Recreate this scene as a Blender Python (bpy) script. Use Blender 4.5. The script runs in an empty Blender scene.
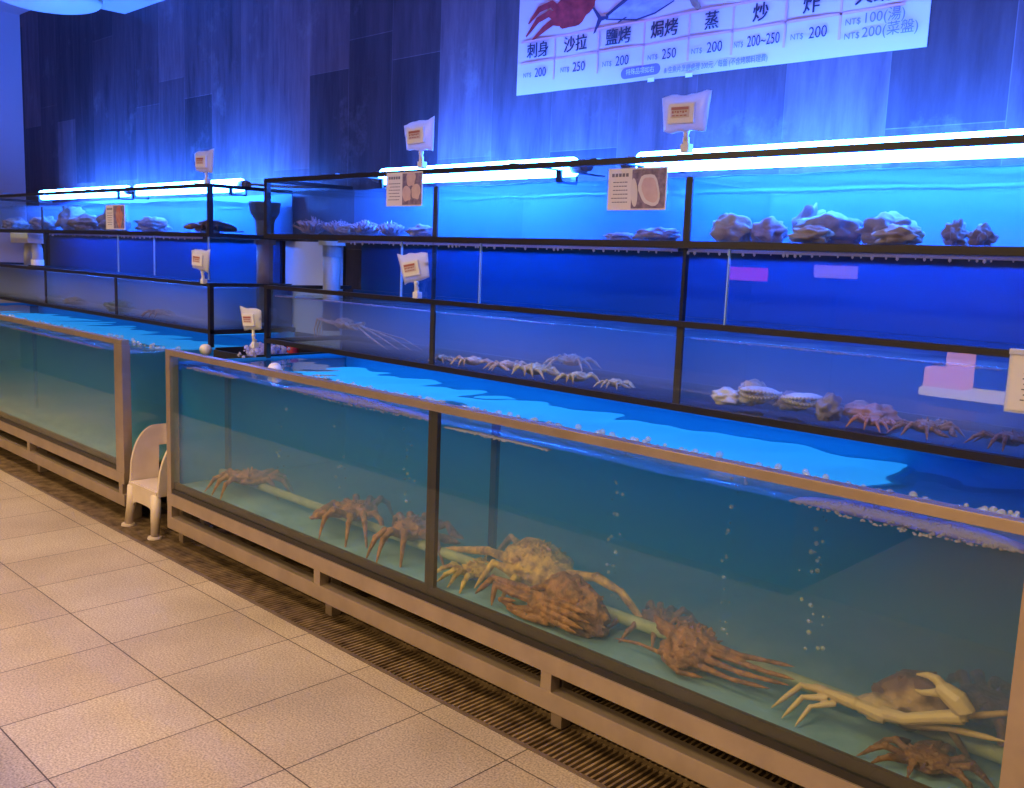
import bpy, bmesh, math, random
from mathutils import Vector, Matrix, noise
random.seed(7)
PI = math.pi
SC = bpy.context.scene
COL = SC.collection

# ------------------------------------------------------------------ materials
def new_mat(name):
    m = bpy.data.materials.new(name); m.use_nodes = True
    nt = m.node_tree; nt.nodes.clear()
    out = nt.nodes.new('ShaderNodeOutputMaterial')
    return m, nt, out
def N(nt, t, **kw):
    n = nt.nodes.new(t)
    for k, v in kw.items():
        if k in n.inputs.keys(): n.inputs[k].default_value = v
        else: setattr(n, k, v)
    return n
def ramp(nt, stops, interp='LINEAR'):
    n = nt.nodes.new('ShaderNodeValToRGB'); cr = n.color_ramp; cr.interpolation = interp
    while len(cr.elements) < len(stops): cr.elements.new(0.5)
    for e, (p, c) in zip(cr.elements, stops): e.position = p; e.color = (*c, 1) if len(c) == 3 else c
    return n
def pbr(name, col, rough=0.5, metal=0.0, col2=None, nscale=8, bump=0.0, bscale=40, stretch=(1,1,1), spec=0.5, detail=6, trans=0.0, coat=0.0):
    m, nt, out = new_mat(name)
    b = N(nt, 'ShaderNodeBsdfPrincipled', Roughness=rough, Metallic=metal)
    b.inputs['Specular IOR Level'].default_value = spec
    if coat: b.inputs['Coat Weight'].default_value = coat
    b.inputs['Base Color'].default_value = (*col, 1)
    tc = N(nt, 'ShaderNodeTexCoord'); mp = N(nt, 'ShaderNodeMapping'); mp.inputs['Scale'].default_value = stretch
    nt.links.new(tc.outputs['Object'], mp.inputs['Vector'])
    if col2 is not None:
        no = N(nt, 'ShaderNodeTexNoise', Scale=nscale, Detail=detail)
        nt.links.new(mp.outputs[0], no.inputs['Vector'])
        r = ramp(nt, [(0.3, col), (0.7, col2)])
        nt.links.new(no.outputs[0], r.inputs[0]); nt.links.new(r.outputs[0], b.inputs['Base Color'])
    if bump:
        n2 = N(nt, 'ShaderNodeTexNoise', Scale=bscale, Detail=5)
        nt.links.new(mp.outputs[0], n2.inputs['Vector'])
        bu = N(nt, 'ShaderNodeBump', Strength=bump, Distance=0.01)
        nt.links.new(n2.outputs[0], bu.inputs['Height']); nt.links.new(bu.outputs[0], b.inputs['Normal'])
    if trans:
        tl = N(nt, 'ShaderNodeBsdfTranslucent'); tl.inputs[0].default_value = (*col, 1)
        mx = N(nt, 'ShaderNodeMixShader', Fac=trans)
        nt.links.new(b.outputs[0], mx.inputs[1]); nt.links.new(tl.outputs[0], mx.inputs[2]); nt.links.new(mx.outputs[0], out.inputs[0])
    else:
        nt.links.new(b.outputs[0], out.inputs[0])
    return m
def emit(name, col, s):
    m, nt, out = new_mat(name)
    e = N(nt, 'ShaderNodeEmission', Strength=s); e.inputs[0].default_value = (*col, 1)
    nt.links.new(e.outputs[0], out.inputs[0]); return m
def schlick(nt, ior):
    # reflectance of a thin sheet, the same from both sides
    r0_ = ((ior-1)/(ior+1))**2
    lw = N(nt, 'ShaderNodeLayerWeight', Blend=0.5)
    pw = N(nt, 'ShaderNodeMath', operation='POWER'); pw.inputs[1].default_value = 5.0
    ma = N(nt, 'ShaderNodeMath', operation='MULTIPLY_ADD'); ma.inputs[1].default_value = 1-r0_; ma.inputs[2].default_value = r0_
    nt.links.new(lw.outputs['Facing'], pw.inputs[0]); nt.links.new(pw.outputs[0], ma.inputs[0])
    return lw, ma.outputs[0]
def clear(name, tint=(1,1,1), ior=1.45, rough=0.0, haze=0.0, hazecol=(1,1,1), bump=0.0):
    """thin glass: light goes straight through, Fresnel reflection on top, a little dirt"""
    m, nt, out = new_mat(name)
    t = N(nt, 'ShaderNodeBsdfTransparent'); t.inputs[0].default_value = (*tint, 1)
    g = N(nt, 'ShaderNodeBsdfGlossy', Roughness=rough)
    f, fo = schlick(nt, ior)
    mx = N(nt, 'ShaderNodeMixShader')
    nt.links.new(fo, mx.inputs[0]); nt.links.new(t.outputs[0], mx.inputs[1]); nt.links.new(g.outputs[0], mx.inputs[2])
    last = mx
    if bump:
        no = N(nt, 'ShaderNodeTexNoise', Scale=14.0, Detail=3); tc = N(nt, 'ShaderNodeTexCoord')
        nt.links.new(tc.outputs['Object'], no.inputs['Vector'])
        bu = N(nt, 'ShaderNodeBump', Strength=bump, Distance=0.02)
        nt.links.new(no.outputs[0], bu.inputs['Height'])
        nt.links.new(bu.outputs[0], g.inputs['Normal']); nt.links.new(bu.outputs[0], f.inputs['Normal'])
    if haze:
        d = N(nt, 'ShaderNodeBsdfDiffuse'); d.inputs[0].default_value = (*hazecol, 1)
        tc = N(nt, 'ShaderNodeTexCoord'); no = N(nt, 'ShaderNodeTexNoise', Scale=3.0, Detail=8)
        nt.links.new(tc.outputs['Object'], no.inputs['Vector'])
        mr = N(nt, 'ShaderNodeMapRange'); mr.inputs[1].default_value = 0.35; mr.inputs[2].default_value = 0.75
        mr.inputs[3].default_value = haze*0.4; mr.inputs[4].default_value = haze*1.4
        nt.links.new(no.outputs[0], mr.inputs[0])
        m2 = N(nt, 'ShaderNodeMixShader')
        nt.links.new(mr.outputs[0], m2.inputs[0]); nt.links.new(mx.outputs[0], m2.inputs[1]); nt.links.new(d.outputs[0], m2.inputs[2]); last = m2
    nt.links.new(last.outputs[0], out.inputs[0]); return m
def water_mats(name, scat, absorb, dens, adens, bump=0.12):
    """two surfaces over one hazy volume: sides (no reflection of their own) and the rippled top"""
    res = []
    for kind in ('side', 'top'):
        m, nt, out = new_mat(name + '_' + kind)
        t = N(nt, 'ShaderNodeBsdfTransparent')
        if kind == 'side': nt.links.new(t.outputs[0], out.inputs[0])
        else:
            g = N(nt, 'ShaderNodeBsdfGlossy', Roughness=0.03); f, fo = schlick(nt, 1.33)
            mx = N(nt, 'ShaderNodeMixShader')
            nt.links.new(fo, mx.inputs[0]); nt.links.new(t.outputs[0], mx.inputs[1]); nt.links.new(g.outputs[0], mx.inputs[2])
            nt.links.new(mx.outputs[0], out.inputs[0])
        s = N(nt, 'ShaderNodeVolumeScatter', Density=dens, Anisotropy=0.2); s.inputs[0].default_value = (*scat, 1)
        a = N(nt, 'ShaderNodeVolumeAbsorption', Density=adens); a.inputs[0].default_value = (*absorb, 1)
        ad = N(nt, 'ShaderNodeAddShader')
        nt.links.new(s.outputs[0], ad.inputs[0]); nt.links.new(a.outputs[0], ad.inputs[1]); nt.links.new(ad.outputs[0], out.inputs['Volume'])
        m.cycles.homogeneous_volume = True
        res.append(m)
    return res

LED = (0.025, 0.145, 1.0)
M = {}
M['glass'] = clear('tank_glass', (0.93, 0.97, 0.97), 1.45)
M['side_glass'] = clear('side_glass', (0.86, 0.95, 0.95), 1.45)
M['edge_glass'] = pbr('pane_edge', (0.35, 0.55, 0.75), 0.2)
M['black'] = pbr('black_frame', (0.012, 0.012, 0.014), 0.38, col2=(0.022, 0.018, 0.018), nscale=20)
M['silicone'] = pbr('dark_silicone', (0.05, 0.038, 0.034), 0.5)
M['steel'] = pbr('brushed_steel', (0.50, 0.395, 0.31), 0.36, 0.7, col2=(0.40, 0.31, 0.24), nscale=9, stretch=(1, 1, 1), bump=0.02, bscale=60)
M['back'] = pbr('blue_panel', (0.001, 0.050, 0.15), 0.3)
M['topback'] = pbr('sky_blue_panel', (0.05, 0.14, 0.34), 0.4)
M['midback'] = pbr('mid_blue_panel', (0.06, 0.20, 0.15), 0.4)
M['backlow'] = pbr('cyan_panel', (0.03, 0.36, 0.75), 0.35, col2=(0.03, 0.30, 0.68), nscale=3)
M['base'] = pbr('tank_floor', (0.22, 0.36, 0.40), 0.7, col2=(0.14, 0.26, 0.30), nscale=10)
M['brownbase'] = pbr('brown_sealant', (0.05, 0.035, 0.028), 0.45)
M['pvc'] = pbr('grey_pvc', (0.40, 0.40, 0.42), 0.4)
M['darkpvc'] = pbr('dark_pvc', (0.22, 0.17, 0.15), 0.5, col2=(0.13, 0.10, 0.09), nscale=12)
M['greenpvc'] = pbr('algae_pvc', (0.50, 0.56, 0.38), 0.5, col2=(0.34, 0.40, 0.24), nscale=25)
M['white'] = pbr('white_plastic', (0.78, 0.76, 0.72), 0.35)
M['whiteboard'] = pbr('white_board', (0.62, 0.70, 0.80), 0.5)
M['chair'] = pbr('cream_plastic', (0.60, 0.50, 0.40), 0.42, col2=(0.50, 0.40, 0.31), nscale=10, bump=0.02)
M['paper'] = pbr('card_paper', (0.80, 0.76, 0.74), 0.4)
M['ink'] = pbr('print_ink', (0.03, 0.025, 0.05), 0.6)
M['greyink'] = pbr('grey_ink', (0.18, 0.17, 0.22), 0.6)
M['bag'] = pbr('clear_bag', (0.84, 0.84, 0.82), 0.25, trans=0.35)
M['tagwhite'] = pbr('tag_case', (0.82, 0.80, 0.76), 0.35)
M['screen'] = pbr('tag_screen', (0.66, 0.56, 0.52), 0.4)
M['redbar'] = pbr('tag_red', (0.40, 0.13, 0.11), 0.4)
M['housing'] = pbr('lamp_housing', (0.55, 0.57, 0.6), 0.35)
M['tube'] = emit('led_tube', LED, 200.0)
M['foam'] = pbr('white_foam', (0.80, 0.78, 0.97), 0.4, trans=0.6)  # violet lamp light reflected by the foam is put into its base colour
M['bubble'] = clear('bubble', (0.9, 0.95, 1.0), 1.33, 0.02, haze=0.32, hazecol=(0.8, 0.85, 0.8))
M['float'] = pbr('float_white', (0.75, 0.70, 0.60), 0.5, bump=0.1, bscale=30)
M['banner'] = pbr('banner_vinyl', (0.66, 0.46, 0.46), 0.4, col2=(0.58, 0.48, 0.54), nscale=2.2, detail=4)
M['pink'] = pbr('pink_line', (0.72, 0.32, 0.32), 0.5)
M['violet'] = pbr('violet_badge', (0.16, 0.14, 0.42), 0.5)
M['badgetext'] = pbr('badge_text', (0.66, 0.64, 0.78), 0.5)
M['crabred'] = pbr('red_crab_print', (0.50, 0.035, 0.035), 0.5, col2=(0.22, 0.01, 0.015), nscale=40)
M['tuna'] = pbr('tuna_print', (0.42, 0.44, 0.62), 0.5, col2=(0.20, 0.20, 0.40), nscale=16, stretch=(1, 1, 2))
M['navy'] = pbr('navy_print', (0.03, 0.03, 0.09), 0.5)
M['shrimp'] = pbr('brown_print', (0.16, 0.06, 0.06), 0.5, col2=(0.4, 0.3, 0.2), nscale=30)
def crab_mat(name, c1, c2):
    return pbr(name, tuple(min(1, q*1.25) for q in c1), 0.45, col2=tuple(q*0.75 for q in c2), nscale=38, bump=0.8, bscale=85)
M['crab_tan'] = crab_mat('crab_tan', (0.40, 0.19, 0.06), (0.19, 0.075, 0.025))
M['crab_gold'] = crab_mat('crab_gold', (0.85, 0.55, 0.10), (0.36, 0.15, 0.035))
M['crab_brown'] = crab_mat('crab_brown', (0.34, 0.15, 0.05), (0.15, 0.06, 0.022))
M['crab_dark'] = crab_mat('crab_dark', (0.22, 0.10, 0.04), (0.10, 0.04, 0.02))
M['crab_pink'] = crab_mat('crab_pink', (0.95, 0.60, 0.32), (0.74, 0.38, 0.16))
M['crab_pale'] = crab_mat('crab_pale', (0.92, 0.68, 0.32), (0.62, 0.36, 0.13))
M['shell_white'] = pbr('scallop_white', (0.92, 0.84, 0.62), 0.5, col2=(0.70, 0.54, 0.34), nscale=9, bump=0.3, bscale=25)
M['oyster'] = pbr('oyster_grey', (0.42, 0.34, 0.32), 0.6, col2=(0.16, 0.11, 0.11), nscale=14, bump=0.8, bscale=22)
M['oyster_tan'] = pbr('oyster_tan', (0.62, 0.48, 0.28), 0.6, col2=(0.26, 0.17, 0.12), nscale=12, bump=0.8, bscale=22)
M['anemone'] = pbr('anemone_mauve', (0.46, 0.34, 0.40), 0.6, col2=(0.2, 0.13, 0.16), nscale=25, bump=0.8, bscale=30)
M['coral'] = pbr('brown_shell', (0.34, 0.24, 0.16), 0.6, col2=(0.14, 0.09, 0.06), nscale=15, bump=0.8, bscale=22)
M['lobster'] = pbr('dark_lobster', (0.05, 0.035, 0.05), 0.4, col2=(0.12, 0.06, 0.05), nscale=20)
M['greenweed'] = pbr('olive_shell', (0.14, 0.17, 0.08), 0.6, col2=(0.06, 0.08, 0.04), nscale=15, bump=0.6)
M['pinkshell'] = pbr('abalone_red', (0.72, 0.26, 0.10), 0.5, col2=(0.42, 0.18, 0.09), nscale=15, bump=0.6)
M['iron'] = pbr('grate_iron', (0.36, 0.25, 0.14), 0.5, 0.2, col2=(0.09, 0.055, 0.03), nscale=18)
M['trim'] = pbr('drain_edge', (0.20, 0.14, 0.10), 0.5, 0.4, col2=(0.10, 0.07, 0.05), nscale=12)
M['trench'] = pbr('trench', (0.03, 0.022, 0.018), 0.8)
M['under'] = pbr('dark_void', (0.02, 0.02, 0.025), 0.7)
M['plaster'] = pbr('plaster', (0.48, 0.46, 0.52), 0.7, bump=0.05)
M['darkwall'] = pbr('dark_plaster', (0.05, 0.04, 0.05), 0.7)
M['lamp_shade'] = pbr('lamp_shade', (0.62, 0.60, 0.62), 0.4)
M['lamp_rim'] = pbr('lamp_rim', (0.45, 0.34, 0.16), 0.4)
M['red'] = pbr('red_valve', (0.45, 0.02, 0.03), 0.4)
M['counter'] = pbr('dark_counter', (0.05, 0.045, 0.06), 0.5, col2=(0.08, 0.06, 0.06), nscale=4)
M['warmwall'] = pbr('warm_column', (0.62, 0.36, 0.24), 0.6)
M['sumpblack'] = pbr('sump_black', (0.02, 0.018, 0.018), 0.4)

def floor_mat():
    m, nt, out = new_mat('granite_tiles')
    tc = N(nt, 'ShaderNodeTexCoord'); mp = N(nt, 'ShaderNodeMapping')
    mp.inputs['Location'].default_value = (-0.204, 0.177, 0)   # joints at x = 1.559 + k .34, y = -.177 - k .443
    nt.links.new(tc.outputs['Object'], mp.inputs[0])
    br = nt.nodes.new('ShaderNodeTexBrick'); br.offset = 0.0; br.squash = 1.0
    for k, v in (('Scale', 1.0), ('Mortar Size', 0.0022), ('Mortar Smooth', 0.2), ('Bias', 0.0), ('Brick Width', 0.34), ('Row Height', 0.443)): br.inputs[k].default_value = v
    br.inputs['Color1'].default_value = (0.42, 0.345, 0.235, 1); br.inputs['Color2'].default_value = (0.375, 0.30, 0.205, 1); br.inputs['Mortar'].default_value = (0.07, 0.05, 0.035, 1)
    nt.links.new(mp.outputs[0], br.inputs['Vector'])
    no = N(nt, 'ShaderNodeTexNoise', Scale=170.0, Detail=3); nt.links.new(tc.outputs['Object'], no.inputs['Vector'])
    n2 = N(nt, 'ShaderNodeTexNoise', Scale=2.3, Detail=5); nt.links.new(tc.outputs['Object'], n2.inputs['Vector'])
    r1 = ramp(nt, [(0.35, (0.62, 0.60, 0.58)), (0.65, (1.24, 1.23, 1.20))]); nt.links.new(no.outputs[0], r1.inputs[0])
    r2 = ramp(nt, [(0.3, (0.80, 0.78, 0.76)), (0.7, (1.08, 1.07, 1.06))]); nt.links.new(n2.outputs[0], r2.inputs[0])
    x = N(nt, 'ShaderNodeMix', data_type='RGBA', blend_type='MULTIPLY'); x.inputs[0].default_value = 1
    nt.links.new(br.outputs[0], x.inputs[6]); nt.links.new(r1.outputs[0], x.inputs[7])
    y = N(nt, 'ShaderNodeMix', data_type='RGBA', blend_type='MULTIPLY'); y.inputs[0].default_value = 1
    nt.links.new(x.outputs[2], y.inputs[6]); nt.links.new(r2.outputs[0], y.inputs[7])
    b = N(nt, 'ShaderNodeBsdfPrincipled', Roughness=0.5); b.inputs['Specular IOR Level'].default_value = 0.3
    nt.links.new(y.outputs[2], b.inputs['Base Color'])
    bu = N(nt, 'ShaderNodeBump', Strength=0.4, Distance=0.003, invert=True); nt.links.new(br.outputs['Fac'], bu.inputs['Height']); nt.links.new(bu.outputs[0], b.inputs['Normal'])
    nt.links.new(b.outputs[0], out.inputs[0]); return m
def slate_mat():
    m, nt, out = new_mat('slate_tiles')
    tc = N(nt, 'ShaderNodeTexCoord'); sp = N(nt, 'ShaderNodeSeparateXYZ'); cb = N(nt, 'ShaderNodeCombineXYZ')
    nt.links.new(tc.outputs['Object'], sp.inputs[0]); nt.links.new(sp.outputs['Z'], cb.inputs['X']); nt.links.new(sp.outputs['X'], cb.inputs['Y'])
    mp = N(nt, 'ShaderNodeMapping'); mp.inputs['Location'].default_value = (0.33, 0.10, 0)
    nt.links.new(cb.outputs[0], mp.inputs[0])
    br = nt.nodes.new('ShaderNodeTexBrick'); br.offset = 0.37; br.offset_frequency = 2; br.squash = 0.8; br.squash_frequency = 3
    for k, v in (('Scale', 1.0), ('Mortar Size', 0.0014), ('Mortar Smooth', 0.1), ('Bias', -0.1), ('Brick Width', 1.25), ('Row Height', 0.335)): br.inputs[k].default_value = v
    br.inputs['Color1'].default_value = (0.036, 0.029, 0.034, 1); br.inputs['Color2'].default_value = (0.130, 0.095, 0.108, 1); br.inputs['Mortar'].default_value = (0.115, 0.10, 0.108, 1)
    nt.links.new(mp.outputs[0], br.inputs['Vector'])
    m2 = N(nt, 'ShaderNodeMapping'); m2.inputs['Scale'].default_value = (5.0, 1, 0.7)
    nt.links.new(tc.outputs['Object'], m2.inputs[0])
    no = N(nt, 'ShaderNodeTexNoise', Scale=2.6, Detail=9, Roughness=0.65); nt.links.new(m2.outputs[0], no.inputs['Vector'])
    r = ramp(nt, [(0.3, (0.55, 0.52, 0.55)), (0.72, (1.5, 1.5, 1.5))]); nt.links.new(no.outputs[0], r.inputs[0])
    x = N(nt, 'ShaderNodeMix', data_type='RGBA', blend_type='MULTIPLY'); x.inputs[0].default_value = 1
    nt.links.new(br.outputs[0], x.inputs[6]); nt.links.new(r.outputs[0], x.inputs[7])
    # pale mineral bloom in blotches
    n3 = N(nt, 'ShaderNodeTexNoise', Scale=3.3, Detail=10, Roughness=0.7); nt.links.new(tc.outputs['Object'], n3.inputs['Vector'])
    r3 = ramp(nt, [(0.58, (0, 0, 0)), (0.80, (0.35, 0.35, 0.35))]); nt.links.new(n3.outputs[0], r3.inputs[0])
    z = N(nt, 'ShaderNodeMix', data_type='RGBA'); z.inputs[7].default_value = (0.30, 0.30, 0.32, 1)
    nt.links.new(r3.outputs[0], z.inputs[0]); nt.links.new(x.outputs[2], z.inputs[6])
    b = N(nt, 'ShaderNodeBsdfPrincipled', Roughness=0.5); b.inputs['Specular IOR Level'].default_value = 0.3
    nt.links.new(z.outputs[2], b.inputs['Base Color'])
    ma = N(nt, 'ShaderNodeMath', operation='MULTIPLY_ADD'); ma.inputs[1].default_value = -1.2
    nt.links.new(br.outputs['Fac'], ma.inputs[0]); nt.links.new(no.outputs[0], ma.inputs[2])
    bu = N(nt, 'ShaderNodeBump', Strength=0.35, Distance=0.01); nt.links.new(ma.outputs[0], bu.inputs['Height']); nt.links.new(bu.outputs[0], b.inputs['Normal'])
    nt.links.new(b.outputs[0], out.inputs[0]); return m
M['floor'] = floor_mat(); M['slate'] = slate_mat()
WAT_LOW = water_mats('low_water', (0.11, 0.40, 1.0), (0.12, 0.44, 0.99), 2.4, 0.55)
WAT_MID = water_mats('mid_water', (0.88, 0.90, 0.72), (0.50, 0.70, 0.85), 1.7, 0.3)
WAT_MURK = water_mats('murky_water', (0.80, 0.80, 0.72), (0.6, 0.65, 0.7), 3.2, 0.5)
WAT_TOP = water_mats('top_water', (0.45, 0.64, 0.88), (0.25, 0.80, 0.95), 0.40, 0.25)

# ------------------------------------------------------------------ mesh helpers
class MB:
    def __init__(s, o=(0, 0, 0)): s.bm = bmesh.new(); s.o = Vector(o)
    def v(s, p): return s.bm.verts.new(Vector(p) - s.o)
    def f(s, vs, mi=0):
        try: fc = s.bm.faces.new(vs); fc.material_index = mi; return fc
        except ValueError: return None
    def box(s, x0, x1, y0, y1, z0, z1, mi=0, bev=0.0):
        vs = [s.v((x, y, z)) for x in (x0, x1) for y in (y0, y1) for z in (z0, z1)]
        fs = [s.f([vs[i] for i in q], mi) for q in ((0, 1, 3, 2), (4, 6, 7, 5), (0, 4, 5, 1), (2, 3, 7, 6), (0, 2, 6, 4), (1, 5, 7, 3))]
        if bev:
            es = list({e for f in fs for e in f.edges})
            bmesh.ops.bevel(s.bm, geom=es, offset=bev, segments=2, affect='EDGES', profile=0.7)
        return s
    def tube(s, pts, rs, n=10, caps=True, mi=0, flat=1.0):
        pts = [Vector(p) for p in pts]
        if not hasattr(rs, '__len__'): rs = [rs]*len(pts)
        rings = []; up = Vector((0.13, 0.21, 1)).normalized()
        for i, p in enumerate(pts):
            d = (pts[min(i+1, len(pts)-1)] - pts[max(i-1, 0)]).normalized()
            a = d.cross(up)
            if a.length < 1e-3: a = d.cross(Vector((1, 0.2, 0)))
            a.normalize(); b = d.cross(a).normalized()
            rings.append([s.v(p + a*math.cos(2*PI*k/n)*rs[i] + b*math.sin(2*PI*k/n)*rs[i]*flat) for k in range(n)])
        for r0, r1 in zip(rings, rings[1:]):
            for k in range(n): s.f([r0[k], r0[(k+1) % n], r1[(k+1) % n], r1[k]], mi)
        if caps: s.f(rings[0][::-1], mi); s.f(rings[-1], mi)
        return s
    def ball(s, c, r, sub=3, mat3=None, jitter=0.0, freq=3.0, seed=0.0, mi=0):
        b = bmesh.new(); bmesh.ops.create_icosphere(b, subdivisions=sub, radius=1.0)
        r = Vector(r) if hasattr(r, '__len__') else Vector((r, r, r)); mp = {}
        for vt in b.verts:
            p = vt.co.copy()
            if jitter: p *= 1 + jitter*noise.noise(p*freq + Vector((seed, seed*1.7, -seed)))
            p = Vector((p.x*r.x, p.y*r.y, p.z*r.z))
            if mat3: p = mat3 @ p
            mp[vt] = s.v(Vector(c) + p)
        for fc in b.faces: s.f([mp[q] for q in fc.verts], mi)
        b.free(); return s
    def prism(s, poly, y0, y1, mi=0):
        """outline in x-z, thickness along y"""
        a = [s.v((x, y0, z)) for x, z in poly]; b = [s.v((x, y1, z)) for x, z in poly]
        s.f(a, mi); s.f(b[::-1], mi)
        for k in range(len(poly)): s.f([a[k], b[k], b[(k+1) % len(poly)], a[(k+1) % len(poly)]], mi)
        return s
    def build(s, name, mats, parent=None, smooth=False, loc=None, bevel=0.0):
        bmesh.ops.recalc_face_normals(s.bm, faces=s.bm.faces)
        me = bpy.data.meshes.new(name); s.bm.to_mesh(me); s.bm.free()
        for m in (mats if isinstance(mats, (list, tuple)) else [mats]): me.materials.append(m)
        if smooth:
            for p in me.polygons: p.use_smooth = True
        o = bpy.data.objects.new(name, me); COL.objects.link(o)
        if parent is not None: o.parent = parent
        else: o.location = s.o
        if bevel:
            bv = o.modifiers.new('bevel', 'BEVEL'); bv.width = bevel; bv.segments = 2; bv.limit_method = 'ANGLE'
        return o
def tag(o, label, cat, group=None, kind=None):
    o['label'] = label; o['category'] = cat
    if group: o['group'] = group
    if kind: o['kind'] = kind
    return o
def thing(name, label, cat, loc=(0, 0, 0), group=None, rot=(0, 0, 0)):
    o = bpy.data.objects.new(name, None); COL.objects.link(o); o.empty_display_size = 0.05
    o.location = loc; o.rotation_euler = rot
    return tag(o, label, cat, group)
def struct(name, mb, m, label, cat, smooth=False):
    o = mb.build(name, m, smooth=smooth); tag(o, label, cat, kind='structure'); return o

# ------------------------------------------------------------------ camera
cam_d = bpy.data.cameras.new('camera'); cam = bpy.data.objects.new('camera', cam_d); COL.objects.link(cam)
yaw, pit, rol = math.radians(43.8788), math.radians(8.2113), math.radians(2.1943)
fw = Vector((-math.sin(yaw)*math.cos(pit), math.cos(yaw)*math.cos(pit), -math.sin(pit)))
r0 = Vector((math.cos(yaw), math.sin(yaw), 0)); u0 = r0.cross(fw)
rr = r0*math.cos(rol) + u0*math.sin(rol); uu = -r0*math.sin(rol) + u0*math.cos(rol)
mw = Matrix.Identity(4)
for i in range(3): mw[i][0] = rr[i]; mw[i][1] = uu[i]; mw[i][2] = -fw[i]
mw.translation = Vector((3.803, -1.828, 1.285))
cam.matrix_world = mw
cam_d.sensor_fit = 'HORIZONTAL'; cam_d.sensor_width = 36.0; cam_d.lens = 939.25/1024*36.0; cam_d.clip_start = 0.02
SC.camera = cam

# ------------------------------------------------------------------ the setting
WY = 1.0                       # tiled wall
b = MB(); b.box(-7, 7, -7, -0.095, -0.05, 0.0)
struct('floor', b, M['floor'], 'beige speckled granite floor tiles in front of the tanks', 'floor')
b = MB(); b.box(-7, 7, -0.095, 1.2, -0.15, -0.10); b.box(-7, 7, 0.42, 1.2, -0.10, 0.0)
struct('floor_drain', b, M['trench'], 'dark recessed drain trench below the tanks', 'floor')
b = MB(); b.box(-4.6, 7, WY, WY+0.15, -0.1, 3.5)
struct('wall_back', b, M['slate'], 'dark purple grey slate tiled wall behind the tanks', 'wall')
b = MB(); b.box(-4.7, -4.5, 0.45, WY+0.15, -0.1, 3.5)
struct('wall_left', b, M['plaster'], 'plain painted side wall at the far left end', 'wall')
b = MB(); b.box(-2.585, 7, -7, WY, 2.78, 3.1)
struct('ceiling', b, M['plaster'], 'lower flat ceiling over the near tanks', 'ceiling')
b = MB(); b.box(-4.6, -2.585, -7, WY, 3.05, 3.3)
struct('ceiling_recess', b, M['plaster'], 'raised ceiling section above the far left tanks', 'ceiling')
b = MB(); b.box(-7, 7, -7.2, -7, -0.1, 3.3)
struct('wall_front', b, M['darkwall'], 'wall of the hall facing the tanks', 'wall')

# ceiling lamp, round
LC = Vector((-2.38, 0.44, 2.725))
t = thing('ceiling_lamp', 'round shallow dish lamp under the ceiling at the top left', 'lamp', LC)
b = MB(); b.ball((0, 0, 0), (0.30, 0.30, 0.055), 4)
b.build('lamp_shade', M['lamp_shade'], t, smooth=True)
b = MB(); b.tube([(0, 0, 0.0), (0, 0, 0.055)], [0.306, 0.306], 48); b.build('lamp_rim', M['lamp_rim'], t, smooth=False)

# drain grates and edge strips
def grate(x0, x1, label):
    t = thing('drain_grate', label, 'drain grate', (x0, -0.09, 0))
    o = t.location
    b = MB(o); n = int((x1-x0)/0.0185)
    for k in range(n):
        x = x0 + 0.01 + k*0.0185
        b.box(x, x+0.007, -0.078, 0.085, -0.022, -0.002); b.box(x, x+0.007, 0.10, 0.30, -0.022, -0.002)
    b.build('bars', M['iron'], t)
    b = MB(o); b.box(x0, x1, 0.083, 0.102, -0.03, -0.004); b.box(x0, x1, 0.30, 0.32, -0.03, -0.004); b.build('cross_rail', M['iron'], t)
    b = MB(o); b.box(x0, x1, -0.094, -0.078, -0.03, 0.001, bev=0.002); b.box(x0, x1, -0.078, -0.070, -0.03, -0.008); b.build('edge_strip', M['trim'], t)
grate(-4.4, -0.402, 'slotted iron drain grate under the far left tank bank')
grate(-0.40, 4.2, 'slotted iron drain grate along the near right tank bank')

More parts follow.
